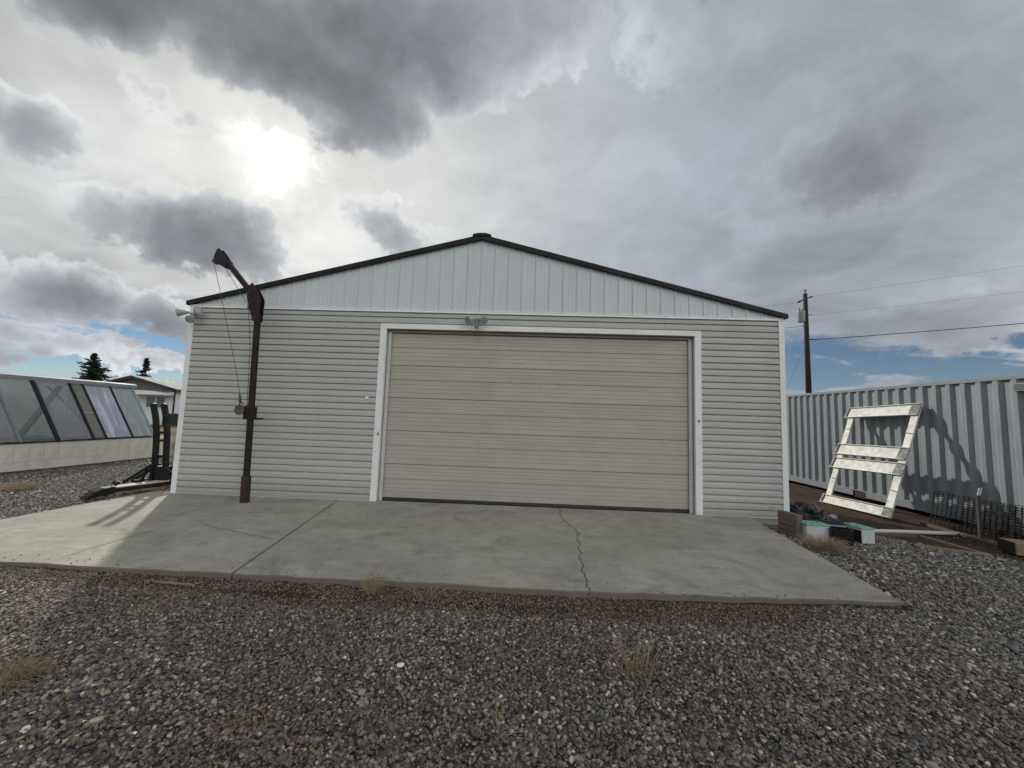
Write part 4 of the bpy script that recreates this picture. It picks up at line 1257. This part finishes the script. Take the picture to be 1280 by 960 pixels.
def strip(p, q, w_, depth, name, material, parent, off=0.0, flange=0.0):
    p, q = Vector(p), Vector(q)
    d = (q - p).normalized(); wv = fn.cross(d).normalized()
    mb = MB()
    mb.obox((p + q) / 2 + fn * (off + depth / 2), (q - p) / 2, wv * w_ / 2, fn * depth / 2, 0.003)
    if flange:
        for s_ in (-1, 1):
            mb.obox((p + q) / 2 + fn * (off + depth + flange / 2) + wv * s_ * (w_ / 2 - 0.006), (q - p) / 2 * .999, wv * 0.005, fn * flange / 2)
    return mb.build(name, material, parent)


strip(fq(2.25, 0.02), fq(2.76, 2.38), 0.145, 0.035, 'stile', M['alum'], fr)
strip(fq(0.815, 0.04), fq(1.25, 2.42), 0.15, 0.035, 'stile', M['alum'], fr)
rails = [((2.88, 2.30), (1.155, 2.365), 0.27), ((2.66, 1.325), (0.96, 1.36), 0.265), ((2.59, 0.97), (0.89, 1.025), 0.26), ((2.39, 0.07), (0.72, 0.125), 0.20)]
for (a_, b_, w_) in rails:
    pa, pb = fq(*a_), fq(*b_)
    rl = strip(pa, pb, w_, 0.012, 'crosspiece', M['alum'], fr, 0.036, 0.035)
    d = (pb - pa).normalized()
    strip(pb - d * 0.19, pb + d * 0.012, w_ - 0.03, 0.012, 'end_plate', M['plate'], rl, 0.050)
    strip(pa - d * 0.010, pa + d * 0.05, w_ - 0.03, 0.02, 'end_clip', M['plate'], rl, 0.050)
for yy, ss in ((2.655, 1.88), (2.375, 0.60), (1.145, 1.83), (0.915, 0.58)):
    strip(fq(yy + .06, ss), fq(yy - .07, ss - .01), 0.016, 0.006, 'tie_wire', M['black'], fr, 0.036)

# ------------------------------------------------------------------ small things by the corner
gz_ = -0.055
tb = thing('timber_block', (10.27, -0.95, gz_), 'short stub of grey brown timber standing on end by the garage corner', 'timber')
c = Vector((10.275, -0.90, gz_ + 0.17)); u1 = Vector((0.10, -0.30, 0)).normalized(); u2 = Vector((0.95, 0.31, 0)).normalized()
MB().obox(c, u1 * 0.15, u2 * 0.055, Vector((0.0, 0, 0.175)), 0.008).build('block', M['wood'], tb)
MB().obox(c - u2 * 0.0575 + Vector((0, 0, .0)), u1 * 0.11, u2 * 0.0025, Vector((0, 0, 0.004))).obox(c - u2 * 0.0575 + Vector((0, 0, -.08)), u1 * 0.10, u2 * 0.0025, Vector((0, 0, 0.003))).build('split', M['timberend'], tb)


def battery(c, ux, uy, h, label, top, case, side=None):
    t = thing('battery', c, label, 'battery', 'old batteries and cases beside the concrete')
    c = Vector(c)
    ux = Vector(ux); uy = Vector(uy)
    body = MB().obox(c + Vector((0, 0, h * .45)), ux * 0.985, uy * 0.97, Vector((0, 0, h * 0.45)), 0.008).build('case', case, t)
    lid = MB().obox(c + Vector((0, 0, h * 0.94)), ux * 1.02, uy * 1.02, Vector((0, 0, h * 0.045)), 0.006).build('lid', top, t)
    for k in (-1, 1):
        MB().tube([c + ux * 0.72 * k + uy * .55 + Vector((0, 0, h * .985)), c + ux * 0.72 * k + uy * .55 + Vector((0, 0, h * 1.08))], 0.012, 8).build('terminal', M['steel'], lid)
    for k in (-0.5, 0, 0.5):
        MB().obox(c + ux * k - uy * 0.25 + Vector((0, 0, h * 1.0)), ux * 0.17, uy * 0.22, Vector((0, 0, h * 0.03)), 0.003).build('vent_cap', top, lid)
    if side:
        MB().obox(c - ux * 1.0 + Vector((0, 0, h * .42)), ux * 0.015, uy * 0.9, Vector((0, 0, h * 0.38)), 0.002).build('side_label', side, t)
    return t


battery((10.52, -1.01, gz_), (0.165, 0.0, 0), (0.0, 0.115, 0), 0.245, 'white battery with mint green lid beside the timber block', M['green'], M['batt'])
battery((11.25, -0.90, gz_ - .02), (0.10, 0.01, 0), (-0.02, 0.15, 0), 0.225, 'white battery with green lid and black side at the end of the white pipe', M['green'], M['batt'], M['black'])
battery((10.86, -0.93, gz_ - .01), (0.14, -0.02, 0), (0.02, 0.085, 0), 0.26, 'pale grey battery case standing behind the black box', M['black'], M['greylid'])
bb = thing('black_box', (10.80, -1.15, gz_), 'small open black plastic box between the two white batteries', 'box', 'old batteries and cases beside the concrete')
c = Vector((10.80, -1.14, gz_)); ux = Vector((0.12, -0.035, 0)); uy = Vector((0.025, 0.075, 0))
mb = MB(); mb.obox(c + Vector((0, 0, 0.01)), ux, uy, Vector((0, 0, .01)))
for s_ in (-1, 1):
    mb.obox(c + ux * s_ + Vector((0, 0, 0.115)), ux * .04, uy, Vector((0, 0, .094))); mb.obox(c + uy * s_ + Vector((0, 0, 0.115)), ux * 0.955, uy * .06, Vector((0, 0, .0935)))
mb.build('shell', M['tarp'], bb)
mb = MB()
for s_ in (-1, 1):
    mb.obox(c + uy * s_ * 1.04 + Vector((0, 0, .2)), ux * 1.06, uy * .09, Vector((0, 0, .009))); mb.obox(c + ux * s_ * 1.04 + Vector((0, 0, .2)), ux * .06, uy * 0.94, Vector((0, 0, .0085)))
mb.build('rim', M['black'], bb)

# heap of black plastic sheeting beside the garage
mb = MB(); nu, nv = 54, 26; vs = []; fs = []
for j in range(nv + 1):
    for i in range(nu + 1):
        u = i / nu; v = j / nv
        base = Vector((11.15 + 0.35 * u, -0.60 + 2.6 * u, 0)) + Vector((0.85, -0.1, 0)) * (v - 0.4) * (0.75 + .25 * u)
        e = min(u, 1 - u) * 6; e = min(1, e) * min(1, min(v, 1 - v) * 5)
        nz = mnoise.noise(Vector((u * 9, v * 6, 2.0))) * .5 + abs(mnoise.noise(Vector((u * 22, v * 12, 5.0)))) * .6
        base.x += 0.05 * mnoise.noise(Vector((u * 9, v * 7, 9))); base.y += 0.08 * mnoise.noise(Vector((u * 7, v * 9, 19)))
        base.z = gh(base.x, base.y) + 0.005 + e * (0.12 + 0.26 * max(-.3, nz))
        vs.append(base)
for j in range(nv):
    for i in range(nu):
        a = j * (nu + 1) + i; fs.append((a, a + 1, a + nu + 2, a + nu + 1))
mb.add(vs, fs, False)
tag(mb.build('plastic_sheeting', M['tarp'], None, loc=(11.3, 0.4, -0.08)), 'crumpled heap of black plastic sheeting beside the garage corner', 'plastic sheet')
rd = random.Random(5)
for k, (bx_, by_, lab) in enumerate(((11.32, 1.15, 'small crumpled white scrap lying at the back of the black sheeting'), (11.62, 0.05, 'pale crumpled scrap lying at the front edge of the black sheeting'))):
    mb = MB(); bm = bmesh.new(); bmesh.ops.create_icosphere(bm, subdivisions=2, radius=0.07)
    for v in bm.verts: v.co *= 0.65 + 0.7 * rd.random(); v.co.z *= 0.7
    vs = [v.co + Vector((bx_, by_, 0.13 if k == 0 else 0.03)) for v in bm.verts]; bm.verts.index_update()
    mb.add(vs, [tuple(v.index for v in f.verts) for f in bm.faces]); bm.free()
    tag(mb.build('scrap', M['batt'] if k == 0 else M['greylid'], None, loc=(bx_, by_, 0)), lab, 'scrap')
# black flat bars / pipes sticking out of the heap
for k, (p, q, lab) in enumerate((((11.0, -0.55, 0.02), (11.9, 0.9, 0.10), 'black plastic pipe lying lengthwise over the sheeting heap'), ((11.6, -0.35, -0.02), (11.05, 1.6, 0.10), 'black plastic pipe crossing the sheeting heap nearest the garage'))):
    mb = MB(); p, q = Vector(p), Vector(q); mid = p.lerp(q, .5) + Vector((0.04, 0, .05)); mb.tube([p, mid, q], 0.028, 8)
    tag(mb.build('plastic_pipe', M['tarp'], None, loc=p), lab, 'pipe')

mb = MB(); mb.tube([(11.55, -0.55, -0.02), (12.07, -0.24, -0.085), (12.6, -0.17, -0.095), (13.2, -0.12, -0.105), (13.54, -0.08, -0.11)], 0.030, 12)
tag(mb.build('white_pipe', M['pvc'], None, loc=(11.6, -0.5, -0.1)), 'long white plastic pipe lying on the bare soil', 'pipe')


def board(p, q, w_, h_, label, material=None, name='lumber_board'):
    mb = MB(); mb.bar(p, q, w_, h_, (0, 0, 1), 0.003)
    return tag(mb.build(name, material or M['lumber'], None, loc=p), label, 'board', 'boards lying on the soil by the container')


board((12.62, -0.40, -0.105), (12.72, -1.22, -0.115), 0.05, 0.045, 'slim pale board lying at an angle toward the heavy timber')
board((11.75, -0.42, -0.095), (12.62, -0.36, -0.11), 0.06, 0.04, 'thin dark edged board lying just in front of the white pipe', M['lumberdk'])  # its shadowed edge is put into the dark colour
board((11.95, -0.98, -0.085), (12.70, -1.25, -0.10), 0.05, 0.04, 'slim pale board nearest the gravel edge')
board((13.60, 0.62, -0.115), (13.46, -0.60, -0.115), 0.06, 0.05, 'long dirt brown board between the fence post and the white pipe', M['lumberdk'])
hb = thing('heavy_timber', (13.6, -1.1, -0.14), 'thick squared timber with a dark end at the edge of the soil', 'timber')
a, b = Vector((13.22, -0.98, -0.035)), Vector((14.25, -1.28, -0.035))
d = (b - a).normalized()
MB().bar(a, b, 0.28, 0.17, (0, 0, 1), 0.01).build('beam', M['lumber'], hb)
MB().bar(a - d * 0.006, a - d * 0.001, 0.275, 0.165, (0, 0, 1)).build('dark_end', M['timberend'], hb)  # separate darker sheet over the left end of the beam

# steel post and wire mesh
fpz = thing('fence_post', (13.78, -0.16, -0.14), 'short grey steel fence post with a pale tag standing before the container', 'fence post')
MB().box((13.755, -0.185, -0.3), (13.805, -0.175, 0.56)).box((13.775, -0.174, -0.3), (13.785, -0.135, 0.56)).build('post', M['postgrey'], fpz)
MB().obox((13.78, -0.20, 0.60), (0.042, 0.012, 0), (0.0, 0.005, 0.0), (0.018, 0, 0.06), .002).build('tag_plate', M['batt'], fpz)
mb = MB()
rd = random.Random(9)
for layer in range(3):
    ya, yb = ((0.72, -1.0), (0.3, -1.25), (0.05, -1.15))[layer]
    xo = 14.02 + 0.07 * layer - .02
    hgt = 0.60 - 0.03 * layer
    n = int((ya - yb) / 0.080)
    lean = 0.12 - .03 * layer
    for i in range(n + 1):
        yy = ya - i * 0.080
        j = rd.uniform(-.015, .015)
        mb.tube([(xo - lean + j, yy + j, gh(14, 0) + 0.0), (xo - lean * .4, yy, gh(14, 0) + hgt * .55), (xo + j, yy, gh(14, 0) + hgt)], 0.0058, 4, caps=False)
    for i in range(15):
        zf = i / 14
        pts = []
        for q in range(9):
            yy = ya + (yb - ya) * q / 8
            pts.append((xo - lean * (1 - zf) ** 1.2 + 0.018 * math.sin(q * 1.9 + layer * 2 + i), yy, gh(14, 0) + hgt * zf + 0.012 * math.sin(q * 2.3 + layer)))
        mb.tube(pts, 0.0058, 4, caps=False)
tag(mb.build('wire_mesh', M['wire'], None, loc=(14, 0, -0.14)), 'rusty roll of welded fence wire leaning at the foot of the container', 'wire fencing')


# ------------------------------------------------------------------ dry weeds
def weed(x, y, rad, hgt, n, label, seed, flat=0.0, curl=1.0, wd=0.0022):
    rd = random.Random(seed)
    mb = MB(); z0 = gh(x, y)
    for _ in range(n):
        a = rd.random() * 6.283; r0 = rad * 0.55 * math.sqrt(rd.random())
        b = Vector((x + math.cos(a) * r0, y + math.sin(a) * r0, z0))
        a2 = a + rd.gauss(0, .9)
        out = Vector((math.cos(a2), math.sin(a2), 0)) * rad * rd.uniform(0.2, 0.9)
        h = hgt * rd.uniform(0.35, 1.05) * (1 - flat * rd.random())
        p1 = b + out * 0.35 + Vector((0, 0, h * .6)); p2 = b + out * 0.8 + Vector((rd.uniform(-.01, .01), 0, h)); p3 = b + out * 1.15 + Vector((0, 0, h * (1 - .25 * curl * rd.random())))
        mb.tube([b, p1, p2, p3], [wd, wd * .8, wd * .6, wd * .25], 3, caps=False)
        if rd.random() < 0.5:
            q = p1.lerp(p2, .5); dv = Vector((rd.gauss(0, 1), rd.gauss(0, 1), rd.uniform(.2, 1))).normalized() * rad * .3
            mb.tube([q, q + dv * .6, q + dv], [wd * .6, wd * .5, wd * .2], 3, caps=False)
    return tag(mb.build('dry_weed', M['weed'], None, loc=(x, y, z0)), label, 'weed', 'dry weeds in the gravel')


weed(5.01, -3.30, 0.13, 0.13, 150, 'bushy pinkish straw weed against the middle of the pad edge', 1)
weed(5.50, -3.36, 0.16, 0.11, 24, 'sparse straw weed of few stalks right of the bushy one at the pad edge', 2, wd=.003)
weed(7.07, -4.22, 0.20, 0.22, 60, 'thin spindly dry weed standing alone in open gravel', 3)
weed(10.27, -1.55, 0.25, 0.16, 420, 'low mound of tan dry weed in front of the batteries', 4)
weed(3.42, -4.66, 0.17, 0.085, 520, 'dense tan dry weed mat in the near left gravel', 5, .3)
weed(-2.75, -0.22, 0.38, 0.12, 420, 'pale tan dry grass clump in sunlit gravel toward the greenhouse', 6, .3)
weed(6.22, -4.75, 0.15, 0.07, 18, 'few thin straw stalks lying in the nearest gravel', 8, .5)

MB_ = MB(); MB_.tube([(3.02, -3.36, -0.035), (3.2, -3.37, -0.03), (3.42, -3.38, -0.035)], [0.012, 0.014, 0.008], 6)
tag(MB_.build('stick', M['lumber'], None, loc=(3.2, -3.37, -0.03)), 'short weathered stick lying in gravel by the pad edge', 'stick')
mb = MB(); bm = bmesh.new(); bmesh.ops.create_icosphere(bm, subdivisions=2, radius=1)
vs = [Vector((v.co.x * .030, v.co.y * .024, v.co.z * .014)) * (0.8 + 0.3 * mnoise.noise(v.co * 2)) + Vector((5.59, -4.32, gh(5.59, -4.32) + .03)) for v in bm.verts]
bm.verts.index_update(); mb.add(vs, [tuple(v.index for v in f.verts) for f in bm.faces]); bm.free()
tag(mb.build('white_stone', M['chip'], None, loc=(5.59, -4.32, -0.04)), 'single bright white stone chip lying in the gravel', 'stone')


# ------------------------------------------------------------------ loose gravel (nobody could count it)
def pebble(i):
    rd = random.Random(100 + i)
    bm = bmesh.new(); bmesh.ops.create_icosphere(bm, subdivisions=2, radius=1.0)
    off = Vector((rd.random() * 50, rd.random() * 50, rd.random() * 50))
    cuts = [Vector((rd.gauss(0, 1), rd.gauss(0, 1), rd.gauss(0, 1))).normalized() for _ in range(7)]
    for v in bm.verts:
        n = v.co.normalized(); d = 1.0
        for c_ in cuts:
            k = n.dot(c_)
            if k > 0.68: d = min(d, 0.70 / k)
        d *= 1 + 0.16 * mnoise.noise(n * 1.4 + off)
        v.co = n * d
    me = bpy.data.meshes.new('pebble'); bm.to_mesh(me); bm.free()
    me.polygons.foreach_set('use_smooth', [True] * len(me.polygons)); me.materials.append(M['stone'])
    return bpy.data.objects.new('pebble', me)


protos = [pebble(i) for i in range(8)]


def in_pad(x, y):
    return (x > -0.48 - 0.0) & (x < 10.2 - 0.13 * (-y)) & (y > -3.19) & (y < 0.2)


def scatter(x0, x1, y0, y1, dens, smin, smax):
    n = int((x1 - x0) * (y1 - y0) * dens)
    x = rng.uniform(x0, x1, n); y = rng.uniform(y0, y1, n)
    return x, y, np.exp(rng.uniform(np.log(smin), np.log(smax), n))


parts_ = [scatter(2.2, 10.6, -5.7, -3.19, 5200, 0.0052, 0.0155),
          scatter(-2.5, 2.2, -5.2, -3.1, 2800, 0.0062, 0.0175),
          scatter(10.6, 15.5, -5.7, -3.19, 2500, 0.0068, 0.020),
          scatter(9.7, 14.2, -3.19, -0.2, 2000, 0.0085, 0.024),
          scatter(-5.1, -0.4, -3.1, 3.0, 1400, 0.008, 0.021),
          scatter(-5.1, -0.1, 3.0, 7.0, 420, 0.014, 0.028)]
X = np.concatenate([p[0] for p in parts_]); Y = np.concatenate([p[1] for p in parts_]); S = np.concatenate([p[2] for p in parts_])
soil = np.array([soil_amount(a, b) for a, b in zip(X, Y)])
keep = ~in_pad(X, Y) & ~((X > 0) & (X < W) & (Y > -0.03)) & (X > -5.15)
rest = np.where(soil > 0.45, 0.5 - 0.45 * np.clip((soil - .45) / .4, 0, 1), 1.0)
strip_ = (Y < -3.15) & (Y > -4.0) & (X < 9.8)
rest = np.where(strip_, np.maximum(rest, 0.85), rest)
keep &= rng.random(len(X)) < rest
X, Y, S, soil = X[keep], Y[keep], S[keep], soil[keep]
fld = np.array([mnoise.noise(Vector((a * 0.9, b * 0.9, 3.0))) + 0.5 * mnoise.noise(Vector((a * 2.3, b * 2.3, 8.0))) for a, b in zip(X, Y)])
S = S * (1 + 0.28 * np.clip(fld, -1, 1)) * np.where(rng.random(len(X)) < 0.012, 1.7, 1.0)
S = np.where((soil > 0.4), S * 0.66, S)
N_ = len(X)
Z = np.array([gh(a, b) for a, b in zip(X, Y)]) + S * rng.uniform(-0.1, 0.75, N_)
# a few stones kicked up on to the edge of the slab
ns_ = 200
ex = np.where(rng.random(ns_) < 0.75, rng.uniform(0.2, 9.8, ns_), 0); ey = -3.17 + rng.exponential(0.07, ns_)
side_ = ex == 0; ty_ = rng.uniform(-3.1, -0.3, ns_)
ey = np.where(side_, ty_, ey); ex = np.where(side_, 10.2 + 0.13 * ty_ - rng.exponential(0.06, ns_), ex)
X = np.concatenate([X, ex]); Y = np.concatenate([Y, ey]); es = rng.uniform(0.003, 0.009, ns_); S = np.concatenate([S, es]); Z = np.concatenate([Z, es * 0.4])
soil = np.concatenate([soil, np.full(ns_, 0.3)]); fld = np.concatenate([fld, np.zeros(ns_)]); N_ = len(X)
rot = rng.uniform(0, 6.283, (N_, 3)); rot[:, 0] = rng.normal(0, .35, N_); rot[:, 1] = rng.normal(0, .35, N_)
scl = np.stack([S * rng.uniform(.9, 1.35, N_), S * rng.uniform(.7, 1.0, N_), S * rng.uniform(.45, .8, N_)], 1)
pal = np.array([(0.085, 0.080, 0.078), (0.055, 0.053, 0.055), (0.135, 0.120, 0.105), (0.165, 0.150, 0.135), (0.115, 0.088, 0.070), (0.21, 0.185, 0.155), (0.065, 0.068, 0.075), (0.10, 0.098, 0.100), (0.30, 0.28, 0.25)])
pr = np.array([.15, .24, .13, .12, .10, .08, .07, .07, .04])
tint = 1.32 * np.array((1.08, 1.0, 0.90)) * 1.04 * pal[rng.choice(len(pal), N_, p=pr)] * np.exp(rng.normal(0, .32, (N_, 1)))
br = np.array((0.185, 0.122, 0.085))
kk = np.clip(soil, 0, 1)[:, None] * 0.75
kk = np.maximum(kk, np.clip(-fld - 0.1, 0, .5)[:, None] * 0.9)
tint = tint * (1 - kk) + br * kk * np.exp(rng.normal(0, .3, (N_, 1)))
gk = np.clip((X - 8.6 + 0.8 * fld) / 2.4, 0, 1) + np.clip((0.8 - X + 0.8 * fld) / 2.2, 0, 1)
gk = np.clip(gk, 0, 1)[:, None]
tint = tint * (1 - 0.5 * gk) + tint.mean(1, keepdims=True) * 0.5 * gk * np.array((1.03, 1.0, 0.96))
tint = tint * (1 + 0.16 * np.clip((X - 8.8 + 0.6 * fld) / 2.2, 0, 1))[:, None]
me = bpy.data.meshes.new('gravel')
me.vertices.add(N_); me.vertices.foreach_set('co', np.stack([X, Y, Z], 1).astype(np.float32).ravel())
for nm, typ, arr, key in (('rot', 'FLOAT_VECTOR', rot, 'vector'), ('scl', 'FLOAT_VECTOR', scl, 'vector'), ('tint', 'FLOAT_VECTOR', tint, 'vector'), ('pick', 'INT', rng.integers(0, len(protos), N_), 'value')):
    a = me.attributes.new(nm, typ, 'POINT'); a.data.foreach_set(key, np.ascontiguousarray(arr, dtype=np.int32 if typ == 'INT' else np.float32).ravel())
gravel = bpy.data.objects.new('gravel', me); COL.objects.link(gravel)
tag(gravel, 'loose grey and brown gravel covering the yard', 'gravel', kind='stuff')
gt = bpy.data.node_groups.new('gravel_scatter', 'GeometryNodeTree')
gt.interface.new_socket('Geometry', in_out='INPUT', socket_type='NodeSocketGeometry')
gt.interface.new_socket('Geometry', in_out='OUTPUT', socket_type='NodeSocketGeometry')
gi = gt.nodes.new('NodeGroupInput'); go = gt.nodes.new('NodeGroupOutput')
g2i = gt.nodes.new('GeometryNodeGeometryToInstance')
for p in reversed(protos):
    oi = gt.nodes.new('GeometryNodeObjectInfo'); oi.inputs['Object'].default_value = p
    gt.links.new(oi.outputs['Geometry'], g2i.inputs[0])
m2p = gt.nodes.new('GeometryNodeMeshToPoints'); gt.links.new(gi.outputs[0], m2p.inputs[0])
iop = gt.nodes.new('GeometryNodeInstanceOnPoints'); gt.links.new(m2p.outputs[0], iop.inputs['Points']); gt.links.new(g2i.outputs[0], iop.inputs['Instance'])
iop.inputs['Pick Instance'].default_value = True


def named(n, t_):
    nd = gt.nodes.new('GeometryNodeInputNamedAttribute'); nd.data_type = t_; nd.inputs['Name'].default_value = n
    return nd.outputs['Attribute']


gt.links.new(named('pick', 'INT'), iop.inputs['Instance Index'])
e2r = gt.nodes.new('FunctionNodeEulerToRotation'); gt.links.new(named('rot', 'FLOAT_VECTOR'), e2r.inputs[0])
gt.links.new(e2r.outputs[0], iop.inputs['Rotation'])
gt.links.new(named('scl', 'FLOAT_VECTOR'), iop.inputs['Scale'])
gt.links.new(iop.outputs[0], go.inputs[0])
md = gravel.modifiers.new('scatter', 'NODES'); md.node_group = gt
print('gravel stones', N_)
